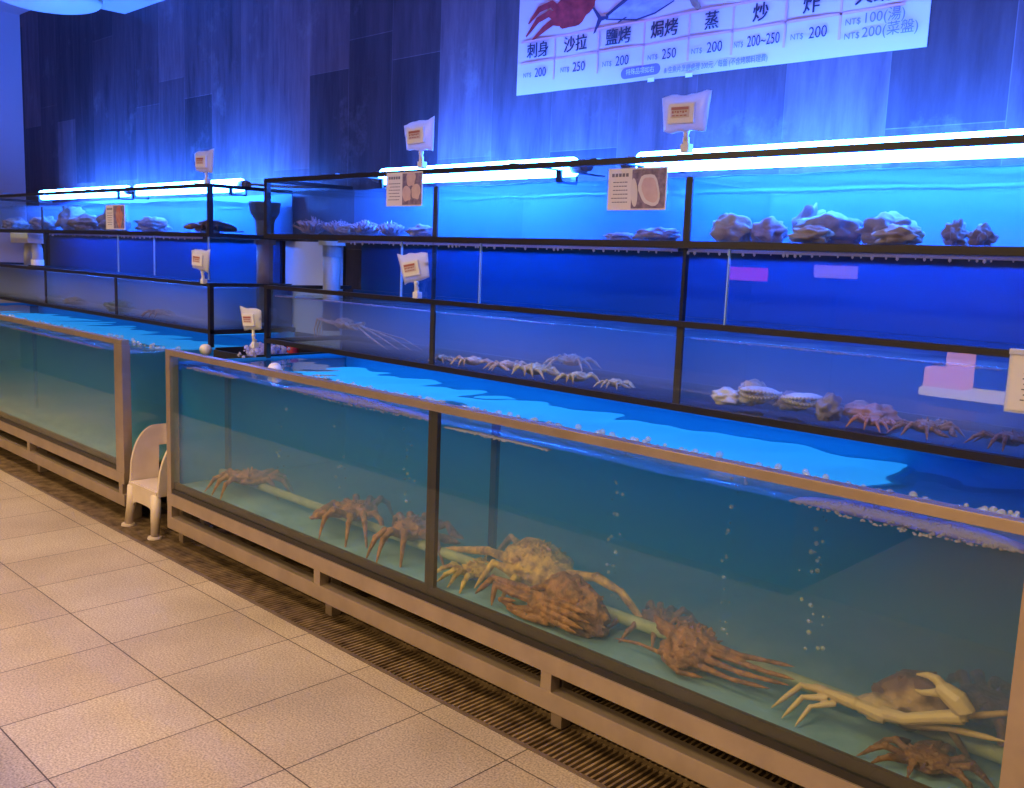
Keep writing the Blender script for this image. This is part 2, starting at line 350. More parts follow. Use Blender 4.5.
# ------------------------------------------------------------------ tanks
YF, YB = 0.472, 0.965          # front and back of the two upper tiers
def rim(b, X0, X1, Y0, Y1, z0, z1, w=0.024, back=True):
    b.box(X0, X1, Y0, Y0+w, z0, z1)
    if back: b.box(X0, X1, Y1-w, Y1, z0, z1)
    b.box(X0, X0+w, Y0+w, Y1-w, z0, z1); b.box(X1-w, X1, Y0+w, Y1-w, z0, z1)
def glass_tank(label, X0, X1, Z0, Z1, divs, group, leg_to=None, bmat='topback', dtop=None, rimb=0.020, rimt=0.017):
    t = thing('glass_tank', label, 'tank', (X0, YF, Z0), group); o = t.location
    b = MB(o); rim(b, X0, X1, YF, YB, Z1-rimt, Z1, back=False); b.build('top_rim', M['black'], t)
    b = MB(o); rim(b, X0, X1, YF, YB, Z0, Z0+rimb); b.build('bottom_rim', M['black'], t)
    for x in (X0, X1-0.022):
        for y in (YF+0.001,):
            b = MB(o); b.box(x, x+0.022, y, y+0.022, (leg_to if leg_to and y < 0.6 else Z0+rimb), Z1-rimt); b.build('corner_post', M['black'], t)
    g = 0.004
    b = MB(o); b.box(X0+0.022, X1-0.022, YF+0.008, YF+0.008+g, Z0+rimb, Z1-rimt); b.build('front_pane', M['glass'], t)
    for x in (X0+0.008, X1-0.008-g):
        b = MB(o); b.box(x, x+g, YF+0.023, YB-0.023, Z0+rimb, Z1-rimt); b.build('end_pane', M['side_glass'], t)
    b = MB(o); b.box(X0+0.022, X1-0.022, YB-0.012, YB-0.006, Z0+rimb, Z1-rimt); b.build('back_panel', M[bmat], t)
    b = MB(o); b.box(X0+0.024, X1-0.024, YF+0.024, YB-0.024, Z0+0.004, Z0+0.010); b.build('bottom_pane', M['side_glass'], t)
    for x in divs:
        b = MB(o); b.box(x, x+0.022, YF+0.013, YF+0.021, Z0+rimb, dtop or Z1-rimt)
        b.build('divider', M['silicone'], t)
        b = MB(o); b.box(x+0.008, x+0.013, YF+0.022, YB-0.014, Z0+rimb, (dtop or Z1-rimt)-0.01); b.build('divider_pane', M['side_glass'], t)
    return t
XE = 3.39; XL0, XL1 = -4.1, -0.50
glass_tank('top shelf tank of the near bank, holding oysters under two lamp tubes', 0.0, XE, 1.333, 1.597, [1.14, 2.238], 'black framed tanks on the upper tiers', dtop=1.535)
glass_tank('middle tier tank of the near bank with crabs and scallops inside', 0.0, XE, 0.860, 1.123, [1.14, 2.238], 'black framed tanks on the upper tiers', leg_to=0.79, bmat='back')
glass_tank('top shelf tank of the far left bank with a funnel drain', XL0, XL1, 1.333, 1.590, [-2.73], 'black framed tanks on the upper tiers', dtop=1.50)
glass_tank('middle tier tank of the far left bank, murky with few shells', XL0, XL1, 0.857, 1.108, [-2.71, -1.63], 'black framed tanks on the upper tiers', leg_to=0.79, bmat='back')

def low_tank(label, X0, X1, posts, mids, stubs, gapside):
    t = thing('steel_framed_tank', label, 'tank', (X0, 0, 0)); o = t.location
    H = 0.85; D = 0.955
    b = MB(o); b.box(X0, X1, 0, 0.035, 0.826, H, bev=0.002)
    b.build('top_rail', M['steel'], t)
    for x0, x1 in posts:
        b = MB(o); b.box(x0, x1, 0.0, 0.04, 0.228, 0.826, bev=0.002); b.build('corner_post', M['steel'], t)
    b = MB(o); b.box(X0, X1, -0.002, 0.038, 0.176, 0.229, bev=0.002); b.build('lower_rail', M['steel'], t)
    b = MB(o); b.box(X0, X1, -0.002, 0.05, 0.071, 0.126, bev=0.002); b.build('kick_rail', M['steel'], t)
    for x in stubs:
        b = MB(o); b.box(x-0.019, x+0.019, -0.001, 0.036, 0.126, 0.176); b.build('rail_stub', M['steel'], t)
        for y in (0.05, D-0.06):
            b = MB(o); b.box(x-0.019, x+0.019, y, y+0.04, 0.0, 0.228); b.build('foot', M['steel'], t)
    b = MB(o); b.box(X0+0.01, X1-0.01, 0.04, D-0.04, 0.20, 0.252); b.build('base_slab', M['under'], t)
    b = MB(o); b.box(X0+0.03, X1-0.03, 0.018, D-0.02, 0.252, 0.262); b.build('tank_floor', M['base'], t)
    b = MB(o); b.box(X0+0.03, X1-0.03, 0.004, 0.016, 0.229, 0.248); b.build('bottom_seal', M['black'], t)
    b = MB(o); b.box(X0+0.03, X1-0.03, 0.0145, 0.0265, 0.248, 0.276); b.build('inner_seal', M['brownbase'], t)
    xs = [X0+0.03] + [m for m in mids] + [X1-0.03]
    for a, c in zip(xs, xs[1:]):
        b = MB(o); b.box(a+0.002, c-0.002, 0.008, 0.014, 0.249, 0.826); b.build('front_pane', M['glass'], t)
    for m in mids:
        b = MB(o); b.box(m-0.02, m+0.02, 0.015, 0.03, 0.262, 0.826); b.build('centre_mullion', M['silicone'], t)
        b = MB(o); b.box(m+0.010, m+0.036, 0.255, 0.27, 0.262, 0.78); b.build('inner_post', M['under'], t)
        b = MB(o); b.box(X0+0.07, X0+0.10, 0.235, 0.25, 0.262, 0.78); b.build('inner_post', M['under'], t)
    for x, m in ((X0+0.012, M['backlow']), (X1-0.018, M['side_glass'])):  # left pane is opaque cyan, its colour stands in for internal reflection
        b = MB(o); b.box(x, x+0.006, 0.041, D-0.036, 0.252, 0.795); b.build('end_pane', m, t)
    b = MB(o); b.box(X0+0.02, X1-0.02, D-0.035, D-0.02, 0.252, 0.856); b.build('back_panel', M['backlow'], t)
    return t
low_tank('long steel framed floor tank with king crabs, nearest the camera', 0.0, XE, [(0.0, 0.036), (XE-0.046, XE)], [1.706], [0.02, 1.13, 2.215, XE-0.03], 0)
low_tank('steel framed floor tank of the far left bank, behind the plastic chair', XL0, -0.43, [(XL0, XL0+0.05), (-0.515, -0.43)], [-2.3], [-3.2, -1.66, -0.47], 1)

# water bodies
def water(label, X0, X1, Y0, Y1, z0, z1, mats, amp=0.004, nx=160, ny=14, seed=0.0):
    b = MB(); top = []
    for i in range(nx+1):
        row = []
        for j in range(ny+1):
            x = X0+(X1-X0)*i/nx; y = Y0+(Y1-Y0)*j/ny
            h = amp*(noise.noise(Vector((x*4.2+seed, y*6, 0.3))) + 0.5*noise.noise(Vector((x*11+seed, y*13, 1.7))))
            row.append(b.v((x, y, z1+h)))
        top.append(row)
    for i in range(nx):
        for j in range(ny): b.f([top[i][j], top[i+1][j], top[i+1][j+1], top[i][j+1]], 1)
    lo = {}
    def low(i, j):
        if (i, j) not in lo: lo[(i, j)] = b.v((X0+(X1-X0)*i/nx, Y0+(Y1-Y0)*j/ny, z0))
        return lo[(i, j)]
    for i in range(nx):
        for j in (0, ny): b.f([top[i][j], low(i, j), low(i+1, j), top[i+1][j]], 0)
    for j in range(ny):
        for i in (0, nx): b.f([top[i][j], low(i, j), low(i, j+1), top[i][j+1]], 0)
    b.f([low(0, 0)] + [low(i, 0) for i in range(1, nx+1)] + [low(nx, j) for j in range(1, ny+1)] + [low(i, ny) for i in range(nx-1, -1, -1)] + [low(0, j) for j in range(ny-1, 0, -1)], 0)
    o = b.build('tank_water', mats); tag(o, label, 'water', kind='stuff')
    for p in o.data.polygons:
        if p.material_index == 1: p.use_smooth = True
    return o
water('bright blue water in the top shelf tank of the near bank', 0.03, XE-0.03, YF+0.022, YB-0.022, 1.356, 1.536, WAT_TOP, 0.006, seed=1)
water('hazy violet blue water in the middle tank of the near bank', 0.03, XE-0.03, YF+0.022, YB-0.022, 0.883, 1.078, WAT_MID, 0.004, seed=2)
water('blue water in the top shelf tank of the far left bank', XL0+0.03, XL1-0.03, YF+0.022, YB-0.022, 1.356, 1.510, WAT_TOP, 0.005, seed=3)
water('grey murky water in the middle tank of the far left bank', XL0+0.03, XL1-0.03, YF+0.022, YB-0.022, 0.880, 1.085, WAT_MURK, 0.003, seed=4)
water('teal blue water in the near floor tank around the crabs', 0.035, XE-0.035, 0.032, 0.915, 0.264, 0.785, WAT_LOW, 0.0045, seed=5)
water('greenish water in the far left floor tank', XL0+0.035, -0.455, 0.032, 0.915, 0.264, 0.785, WAT_LOW, 0.003, seed=6)

# glass screens between middle and top tier
def screen(x0, x1, label):
    t = thing('glass_screen', label, 'glass panel', (x0, YF, 1.12), 'glass screens between the tank tiers')
    b = MB(t.location); b.box(x0+0.002, x1-0.002, YF+0.006, YF+0.010, 1.123, 1.333); b.build('pane', M['glass'], t)
    b = MB(t.location); b.box(x1-0.002, x1+0.002, YF+0.004, YF+0.012, 1.123, 1.333); b.build('polished_edge', M['edge_glass'], t)
    return t
for x0, x1, l in ((0.03, 0.972, 'glass screen in front of the white board and pipe, left end of near bank'), (0.972, 1.407, 'narrow glass screen beside the hanging price tag on the middle tank'),
                  (1.407, 2.40, 'wide glass screen at the centre of the near bank, crossed by a black upright'), (2.40, XE-0.02, 'glass screen at the right end of the near bank reflecting the hall')):
    screen(x0, x1, l)
for x0, x1, l in ((-2.69, -1.556, 'glass screen at the left of the far bank beside the pipe elbow'), (-1.556, -1.107, 'narrow middle glass screen of the far left bank'), (-1.107, -0.52, 'right end glass screen of the far left bank behind a price tag')):
    screen(x0, x1, l)
for x, w, l in ((2.243, 0.010, 'thin black upright between tiers at the centre of the near bank'), (1.142, 0.005, 'hair thin black upright between tiers left of centre'), (-2.70, 0.022, 'dark upright between tiers of the far left bank')):
    b = MB((x, YF, 1.123)); b.box(x, x+w, YF+0.013, YF+0.03, 1.123, 1.333); tag(b.build('upright', M['black']), l, 'upright')
# blue board on the wall between tiers
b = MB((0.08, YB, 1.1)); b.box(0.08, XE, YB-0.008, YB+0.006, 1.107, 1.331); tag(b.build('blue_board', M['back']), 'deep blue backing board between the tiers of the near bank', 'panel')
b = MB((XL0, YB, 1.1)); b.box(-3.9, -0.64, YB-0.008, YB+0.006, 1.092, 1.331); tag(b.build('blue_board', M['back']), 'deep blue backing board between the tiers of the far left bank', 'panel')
b = MB((-0.63, YB, 1.1)); b.box(-0.60, -0.10, YB, YB+0.015, 0.0, 1.33); tag(b.build('white_board', M['whiteboard']), 'pale white board leaning on the wall behind the grey pipe', 'panel')

# dripping wet edge under the top tanks
def drips(x0, x1, label, dens):
    b = MB((x0, YF, 1.33)); random.seed(int(x0*100)+5)
    b.box(x0, x1, YF+0.013, YF+0.019, 1.3225, 1.332)
    x = x0
    while x < x1:
        r = random.uniform(0.002, 0.0048)
        b.ball((x, YF+0.013, 1.322-r*0.4), (r, r, r*1.5), 1); x += random.uniform(0.01, dens)
    o = b.build('wet_edge', M['foam'], smooth=True); tag(o, label, 'water drops', kind='stuff')
drips(0.55, 2.22, 'row of water drops under the top tank, centre of near bank', 0.06)
drips(2.26, 3.36, 'row of water drops under the top tank, right end of near bank', 0.05)
drips(-2.6, -0.6, 'row of water drops under the top tank of the far bank', 0.08)

# ------------------------------------------------------------------ lamp tubes
def lamp(x0, x1, y, z, label, cap=False):
    t = thing('lamp_tube', label, 'lamp', (x0, y, z), 'blue lamp tubes above the top tanks'); o = t.location
    b = MB(o); b.tube([(x0, y, z), (x1, y, z)], 0.034, 20); b.build('tube', M['tube'], t, smooth=True)
    for x, s in ((x0, -1), (x1, 1)):
        b = MB(o); b.tube([(x, y, z), (x+s*0.05, y, z)], 0.024, 18); b.tube([(x+s*0.05, y, z), (x+s*0.075, y, z)], 0.018, 12); b.build('end_cap', M['darkpvc'], t)
    for x in (x0+0.03, x1-0.03):
        b = MB(o); b.box(x-0.012, x+0.012, YF+0.003, y-0.036, 1.5975, 1.601); b.box(x-0.012, x+0.012, y+0.036, YB-0.003, 1.5975, 1.601); b.box(x-0.012, x+0.012, y-0.046, y-0.036, 1.56, 1.601); b.box(x-0.012, x+0.012, y+0.036, y+0.046, 1.56, 1.601); b.box(x-0.012, x+0.012, y-0.046, y+0.046, 1.555, 1.562); b.build('bracket', M['black'], t)
    return t
lamp(0.50, 1.575, 0.76, 1.614, 'left glowing blue white lamp tube over the near top tank')
lamp(1.87, 3.30, 0.76, 1.616, 'right glowing blue white lamp tube over the near top tank')
lamp(-3.45, -2.06, 0.76, 1.608, 'left glowing lamp tube over the far left top tank')
lamp(-1.90, -0.70, 0.76, 1.608, 'glowing lamp tube with a cable at the right end of the far bank')
b = MB((-0.6, 0.72, 1.6)); b.tube([(-0.63, 0.76, 1.608), (-0.58, 0.77, 1.61), (-0.45, 0.80, 1.60), (-0.33, 0.90, 1.60), (-0.3, 0.995, 1.61)], 0.006, 8)
tag(b.build('power_cable', M['darkpvc'], smooth=True), 'thin cable running from the lamp tube end to the wall', 'cable')

# ------------------------------------------------------------------ pipes and fittings
t = thing('funnel_drain', 'dark funnel topped standpipe at the right end of the far top tank', 'pipe', (-0.60, 0.84, 0.9)); o = t.location
b = MB(o); b.tube([(-0.60, 0.84, 1.36), (-0.60, 0.84, 1.43), (-0.60, 0.84, 1.47), (-0.60, 0.84, 1.515), (-0.60, 0.84, 1.525)], [0.045, 0.05, 0.075, 0.082, 0.082], 20); b.build('funnel', M['darkpvc'], t, smooth=False)
b = MB(o); b.tube([(-0.60, 0.84, 0.90), (-0.60, 0.84, 1.36)], 0.042, 20); b.build('pipe', M['darkpvc'], t, smooth=True)
b = MB(o); b.tube([(-0.60, 0.84, 1.305), (-0.60, 0.84, 1.331)], 0.055, 20); b.build('collar', M['darkpvc'], t)
t = thing('drain_pipe', 'grey pipe with a flange between tiers at the near bank', 'pipe', (0.145, 0.74, 0.92)); o = t.location
b = MB(o); b.tube([(0.145, 0.74, 0.92), (0.145, 0.74, 1.33)], 0.040, 20); b.build('pipe', M['pvc'], t, smooth=True)
b = MB(o); b.tube([(0.145, 0.74, 1.312), (0.145, 0.74, 1.332)], 0.062, 24); b.build('flange', M['white'], t)
b = MB(o); b.tube([(0.145, 0.74, 1.26), (0.145, 0.74, 1.312)], 0.044, 20); b.build('sleeve', M['pvc'], t)
t = thing('pipe_elbow', 'grey pipe bend between tiers at the far left', 'pipe', (-3.35, 0.62, 1.12)); o = t.location
pts = [(-3.20, 0.62, 1.11)] + [(-3.28 + 0.08*math.cos(a), 0.62, 1.19 + 0.08*math.sin(a)) for a in [PI*k/8 for k in range(0, 9)]] + [(-3.36, 0.62, 1.11)]
b = MB(o); b.tube(pts, 0.036, 14); b.build('bend', M['pvc'], t, smooth=True)
b = MB(o); b.tube([(-3.2, 0.62, 1.112), (-3.2, 0.62, 1.15)], 0.044, 14); b.build('collar', M['white'], t)
b = MB((-3.3, 0.62, 1.3)); b.box(-3.52, -3.18, 0.55, 0.66, 1.262, 1.332, bev=0.006); tag(b.build('junction_box', M['white']), 'white box fixed under the far left top tank', 'box')
b = MB((0, 0.215, 0.3)); b.tube([(0.08, 0.215, 0.302), (XE-0.06, 0.215, 0.302)], 0.017, 14)
tag(b.build('air_pipe', M['greenpvc'], smooth=True), 'pale green pipe along the bottom of the near floor tank', 'pipe')

# sump in the gap between the banks
t = thing('sump_tray', 'black tray with splashing water in the gap between the banks', 'tray', (-0.25, 0.7, 0.0)); o = t.location
b = MB(o)
b.box(-0.405, -0.02, 0.44, 0.45, 0.0, 0.79); b.box(-0.405, -0.02, 0.90, 0.91, 0.0, 0.80); b.box(-0.405, -0.395, 0.45, 0.90, 0.0, 0.80); b.box(-0.03, -0.02, 0.45, 0.90, 0.0, 0.80); b.box(-0.395, -0.03, 0.45, 0.90, 0.68, 0.70)
b.build('tray_body', M['sumpblack'], t)
b = MB(o); b.tube([(-0.27, 0.80, 0.70), (-0.27, 0.80, 0.845)], 0.03, 14); b.build('red_valve', M['red'], t, smooth=True)
b = MB((-0.2, 0.6, 0.83)); random.seed(3)
for k in range(150):
    b.ball((-0.13+random.gauss(0, 0.035), 0.56+random.gauss(0, 0.05), 0.785+abs(random.gauss(0, 0.022))), random.uniform(0.004, 0.014), 2, jitter=0.5, seed=k)
tag(b.build('splash_foam', M['foam'], smooth=True), 'white splashing foam in the black tray', 'foam', kind='stuff')
b = MB((-0.25, 0.95, 0.7)); b.box(-0.49, -0.01, 0.93, 0.94, 0.0, 0.86); tag(b.build('dark_board', M['under']), 'dark board closing the gap behind the tray', 'panel')

# floats in the low tanks
for (x, y, z, l) in ((-0.455, 0.425, 0.782, 'white round float at the water edge of the far floor tank'), (0.50, 0.22, 0.80, 'white round float at the left end of the near floor tank')):
    t = thing('float', l, 'float', (x, y, z), None)
    b = MB(t.location); b.ball((x, y, z+0.004), (0.030, 0.030, 0.028), 3, jitter=0.06); b.build('ball', M['float'], t, smooth=True)
    b = MB(t.location); b.tube([(x, y, z-0.06), (x, y, z-0.02)], 0.012, 10); b.build('stem', M['float'], t)

# ------------------------------------------------------------------ chair
def chair():
    cx, cy = -0.232, 0.0
    t = thing('plastic_chair', 'small cream plastic chair with a rounded wraparound back between the banks', 'chair', (cx, 0.12, 0)); o = t.location
    w, d, zs = 0.138, 0.215, 0.205
    # seat
    b = MB(o); b.box(cx-w+0.01, cx+w-0.01, 0.0, d, zs-0.012, zs+0.004, bev=0.006); b.build('seat', M['chair'], t, smooth=False)
    # apron with arched lower edge, front
    def arch(n, half, zlo, zhi):
        pts = []
        for k in range(n+1):
            x = -half + 2*half*k/n
            e = abs(x)/half
            pts.append((x, zhi - (zhi-zlo)*(e**5)))
        return pts
    b = MB(o)
    p = arch(24, w-0.036, 0.10, 0.125)
    poly = [(cx-w, zs)] + [(cx-w, 0.10)] + [(cx+x, z) for x, z in p] + [(cx+w, 0.10), (cx+w, zs)]
    b.prism(poly, -0.006, 0.006); b.build('front_apron', M['chair'], t)
    # legs: tapered flared troughs with round feet
    for sx in (-1, 1):
        for y0, sy in ((0.002, -1), (d, 1)):
            x1 = cx+sx*(w-0.02); xo = cx+sx*(w-0.004)
            b = MB(o)
            b.tube([(x1, y0, 0.19), (x1+sx*0.004, y0+sy*0.004, 0.10), (xo, y0+sy*0.014, 0.012)], [0.022, 0.022, 0.019], 12)
            lg = b.build('leg', M['chair'], t, smooth=True)
            b = MB(o); b.tube([(xo, y0+sy*0.016, 0.0), (xo, y0+sy*0.016, 0.009)], [0.031, 0.029], 18); b.build('foot', M['chair'], lg)
    # wraparound back shell
    def plan(u):     # u 0..1 from right front round the back to left front
        r = 0.07; segs = [('l', (w, 0.0), (w, d-r)), ('a', (w-r, d-r), 0), ('l', (w-r, d), (-w+r, d)), ('a', (-w+r, d-r), 90), ('l', (-w, d-r), (-w, 0.0))]
        L = [d-r, r*PI/2, 2*(w-r), r*PI/2, d-r]; tot = sum(L); s = u*tot
        for (k, a, c), l in zip(segs, L):
            if s <= l+1e-9:
                q = s/l
                if k == 'l': return a[0]+(c[0]-a[0])*q, a[1]+(c[1]-a[1])*q
                an = math.radians(c+90*q); return a[0]+r*math.cos(an), a[1]+r*math.sin(an)
            s -= l
        return -w, 0.0
    b = MB(o); n, mz = 72, 14; grid = []
    for i in range(n+1):
        u = i/n; x, y = plan(u)
        e = min(1.0, max(0.0, y/0.12)); top = zs + (0.455-zs)*math.sqrt(max(0.0, 1-(1-e)**2)) if y < 0.12 else 0.455 - 0.03*0
        col = []
        for j in range(mz+1):
            z = zs-0.02 + (top-zs+0.02)*j/mz
            fl = 1 + 0.10*(z-zs)/0.25
            col.append(b.v((cx + x*fl, y + 0.02*(z-zs)/0.25*(y/d), z)))
        grid.append(col)
    for i in range(n):
        u = (i+0.5)/n
        for j in range(mz):
            slot = (abs(u-0.755) < 0.036 or abs(u-0.245) < 0.036) and 2 <= j < 9
            if not slot: b.f([grid[i][j], grid[i+1][j], grid[i+1][j+1], grid[i][j+1]])
    ob = b.build('backrest', M['chair'], t, smooth=True)
    s = ob.modifiers.new('thick', 'SOLIDIFY'); s.thickness = 0.014; s.offset = 0
    bv = ob.modifiers.new('round', 'BEVEL'); bv.width = 0.003; bv.segments = 2; bv.limit_method = 'ANGLE'
chair()

# ------------------------------------------------------------------ price tags and cards
def price_tag(x, zclip, zbag, label, tilt=0.0, lean=0.0, size=0.165, h=0.10, y=0.462, yaw=0.15, bottom=None):
    t = thing('price_tag', label, 'price tag', (x, y, zclip), 'price tags in plastic bags clipped to tank rims'); o = t.location
    b = MB(o); b.box(x-0.014, x+0.014, y-0.008, y+0.016, zclip-0.012, zclip+0.012, bev=0.003); b.box(x-0.009, x+0.009, y-0.004, y+0.004, zclip+0.012, zclip+0.03)
    b.build('clip', M['white'], t)
    b = MB(o); b.tube([(x, y, zclip+0.02), (x, y-0.002, zclip+0.035), (x, y-0.004, zbag-h*0.40)], [0.006, 0.008, 0.006], 10); b.ball((x, y-0.002, zclip+0.045), 0.010, 2); b.build('stem', M['white'], t, smooth=True)
    R = Matrix.Rotation(yaw, 3, 'Z') @ Matrix.Rotation(tilt, 3, 'Y') @ Matrix.Rotation(lean, 3, 'X')
    c = Vector((x, y-0.012, zbag))
    def tr(bm_, c=c):
        for vt in bm_.bm.verts: vt.co = R @ vt.co + c - o
    # wrinkled bag
    b = MB(); nx, nz = 10, 8; random.seed(int(x*1000))
    sd = random.random()*20
    fr, bk = [], []
    for i in range(nx+1):
        fr.append([]); bk.append([])
        for j in range(nz+1):
            px, pz = (i/nx-0.5)*size, (j/nz-0.5)*h
            ex = 1 + (0.16*(j/nz-0.3)); px *= ex
            pz += 0.012*(2*abs(i/nx-0.5))**2*(1 if j > nz/2 else -0.4)*math.sin(sd*7+3*(i/nx)) + 0.05*(px+0.02)*math.sin(sd)
            edge = (1-abs(2*i/nx-1)**4)*(1-abs(2*j/nz-1)**4)
            pz += 0.006*noise.noise(Vector((px*30+sd, j/nz*2, 0)))
            th = 0.010*edge + 0.004*noise.noise(Vector((px*40, pz*40, sd)))*edge
            fr[-1].append(b.v((px, -0.001-th, pz))); bk[-1].append(b.v((px, 0.001+th, pz)))
    for i in range(nx):
        for j in range(nz):
            b.f([fr[i][j], fr[i+1][j], fr[i+1][j+1], fr[i][j+1]]); b.f([bk[i][j], bk[i][j+1], bk[i+1][j+1], bk[i+1][j]])
    for i in range(nx): b.f([fr[i][0], bk[i][0], bk[i+1][0], fr[i+1][0]]); b.f([fr[i][nz], fr[i+1][nz], bk[i+1][nz], bk[i][nz]])
    for j in range(nz): b.f([fr[0][j], fr[0][j+1], bk[0][j+1], bk[0][j]]); b.f([fr[nx][j], bk[nx][j], bk[nx][j+1], fr[nx][j+1]])
    tr(b); b.build('bag', M['bag'], t, smooth=True)
    b = MB(); b.box(-0.046, 0.034, -0.018, -0.006, -0.030, 0.026, bev=0.003); tr(b); cs = b.build('display', M['tagwhite'], t)
    b = MB(); b.box(-0.036, 0.020, -0.0195, -0.018, -0.014, 0.016); tr(b); b.build('screen', M['screen'], cs)
    b = MB(); b.box(-0.034, 0.018, -0.0205, -0.0195, 0.007, 0.0145)
    for k in range(6): b.box(-0.032+k*0.008, -0.032+k*0.008+0.005, -0.0205, -0.0195, -0.002 + 0.002*(k % 2), 0.004)
    for k in range(4): b.box(-0.032+k*0.012, -0.032+k*0.012+0.009, -0.0205, -0.0195, -0.010, -0.007)
    tr(b); b.build('display_print', M['redbar'], cs)
    return t
price_tag(-0.50, 1.598, 1.690, 'price tag on the rim of the far top tank, by the lamp end', 0.02, 0.0, 0.135)
price_tag(1.095, 1.612, 1.715, 'price tag on the rim of the near top tank, left of the banner', -0.06, 0.0, 0.132, h=0.105)
price_tag(2.245, 1.612, 1.706, 'price tag below the banner, the largest on the near top tank', 0.0, 0.0, 0.135)
price_tag(-0.545, 1.115, 1.220, 'price tag on the rim of the far middle tank', 0.06, 0.0, 0.132)
price_tag(1.085, 1.135, 1.238, 'tilted price tag on the rim of the near middle tank', -0.18, 0.1, 0.132, h=0.105)
price_tag(-0.040, 0.845, 0.965, 'price tag over the splash tray at the corner of the near bank', -0.06, 0.1, 0.130, y=0.445)

def ell(cx, cz, a, c, rot=0, n=20, wob=0.0, sd=0):
    pts = []
    for k in range(n):
        t_ = 2*PI*k/n; r = 1 + wob*noise.noise(Vector((math.cos(t_)*1.5+sd, math.sin(t_)*1.5, sd)))
        x, z = a*math.cos(t_)*r, c*math.sin(t_)*r
        pts.append((cx + x*math.cos(rot)-z*math.sin(rot), cz + x*math.sin(rot)+z*math.cos(rot)))
    return pts
M['pearl'] = pbr('pearl_print', (0.72, 0.56, 0.50), 0.4, col2=(0.60, 0.42, 0.40), nscale=30)
M['shellink'] = pbr('shell_print', (0.12, 0.09, 0.16), 0.5, col2=(0.34, 0.26, 0.34), nscale=60)
M['cream'] = pbr('cream_print', (0.74, 0.70, 0.68), 0.4)
M['lobsterred'] = pbr('red_dish_print', (0.50, 0.10, 0.10), 0.4, col2=(0.62, 0.38, 0.28), nscale=40)
def card(x0, x1, z0, z1, label, kind, split=0.42, y=0.470):
    t = thing('photo_card', label, 'card', (x0, y, z0)); o = t.location; W = x1-x0; H = z1-z0
    b = MB(o); b.box(x0, x1, y, y+0.0025, z0, z1); b.build('card_sheet', M['paper'], t)
    xs = x0 + W*split
    if kind != 'text':
        b = MB(o); b.box(xs, x1-W*0.02, y-0.0008, y, z0+H*0.04, z1-H*0.04); b.build('photo_print', M['shellink'], t)
        b = MB(o); pw = x1-xs
        if kind == 'one':
            b.prism(ell(xs+pw*0.08, z0+H*0.42, pw*0.10, H*0.34, 0.1), y-0.0014, y-0.0008)
            b.prism(ell(xs+pw*0.52, z0+H*0.48, pw*0.30, H*0.40, 0.45, wob=0.2, sd=3), y-0.0014, y-0.0008)
            b.build('shell_print', M['cream'], t)
            b = MB(o); b.prism(ell(xs+pw*0.54, z0+H*0.48, pw*0.22, H*0.32, 0.45, wob=0.2, sd=3), y-0.002, y-0.0014); b.build('oyster_meat_print', M['pearl'], t)
        elif kind == 'two':
            for q in ((0.25, 0.36), (0.70, 0.40), (0.45, 0.78)): b.prism(ell(xs+pw*q[0], z0+H*q[1], pw*0.22, H*0.22, 0.3, wob=0.3, sd=q[0]), y-0.0014, y-0.0008)
            b.build('shell_print', M['pearl'], t)
        else:
            b.prism(ell(xs+pw*0.5, z0+H*0.52, pw*0.30, H*0.36, 0.15, wob=0.6, sd=5), y-0.0014, y-0.0008); b.build('seafood_print', M['lobsterred'], t)
    else: xs = x1
    b = MB(o); random.seed(int(x0*77)); tw = xs-x0
    if kind != 'text':
        for k in range(5): b.box(x0+tw*(0.16+0.145*k), x0+tw*(0.16+0.145*k)+tw*0.10, y-0.0008, y, z0+H*0.80, z0+H*0.88)
    for r in range(6):
        q = x0+tw*0.15+random.random()*tw*0.1
        while q < xs-tw*0.2:
            l = random.uniform(0.05, 0.11)*tw; b.box(q, q+l, y-0.0008, y, z0+H*(0.66-0.095*r), z0+H*(0.66-0.095*r)+H*0.022); q += l+tw*0.03
    b.build('lettering', M['greyink'], t)
    return t
card(-1.69, -1.44, 1.362, 1.498, 'small card with a red dish photo on the far top tank', 'dish', 0.42)
card(0.882, 1.094, 1.464, 1.590, 'card with a photo of several shells hanging on the near top tank', 'two', 0.46)
card(1.966, 2.182, 1.441, 1.565, 'card with one open oyster photo hanging on the near top tank', 'one', 0.42)
t = card(3.152, 3.30, 0.990, 1.116, 'white text card in a holder at the right end of the middle tank', 'text', 1.0, y=0.462)
b = MB(t.location); b.box(3.145, 3.307, 0.465, 0.469, 0.984, 1.122, bev=0.001); b.box(3.145, 3.307, 0.458, 0.472, 1.115, 1.128, bev=0.002); b.build('holder', M['bag'], t)

# ------------------------------------------------------------------ banner
BX0, BX1, BZ0, BZ1 = 1.051, 2.682, 1.932, 2.52; BY = 0.996
t = thing('menu_banner', 'white menu banner with seafood pictures and prices on the slate wall', 'banner', (BX0, BY, BZ0)); o = t.location
b = MB(o); n = 30
fr = [[], []]
for i in range(n+1):
    x = BX0+(BX1-BX0)*i/n; zlo = 1.938 - 0.008*i/n
    y = BY - 0.003 + 0.002*math.sin(i*0.9)
    fr[0].append((b.v((x, y, zlo)), b.v((x, y+0.003, zlo)))); fr[1].append((b.v((x, y, BZ1)), b.v((x, y+0.003, BZ1))))
for i in range(n):
    for k in (0, 1): b.f([fr[0][i][k], fr[0][i+1][k], fr[1][i+1][k], fr[1][i][k]])
    for r in (0, 1): b.f([fr[r][i][0], fr[r][i+1][0], fr[r][i+1][1], fr[r][i][1]])
for i in (0, n): b.f([fr[0][i][0], fr[0][i][1], fr[1][i][1], fr[1][i][0]])
b.build('banner_sheet', M['banner'], t)
FY = BY - 0.0062
b = MB(o)
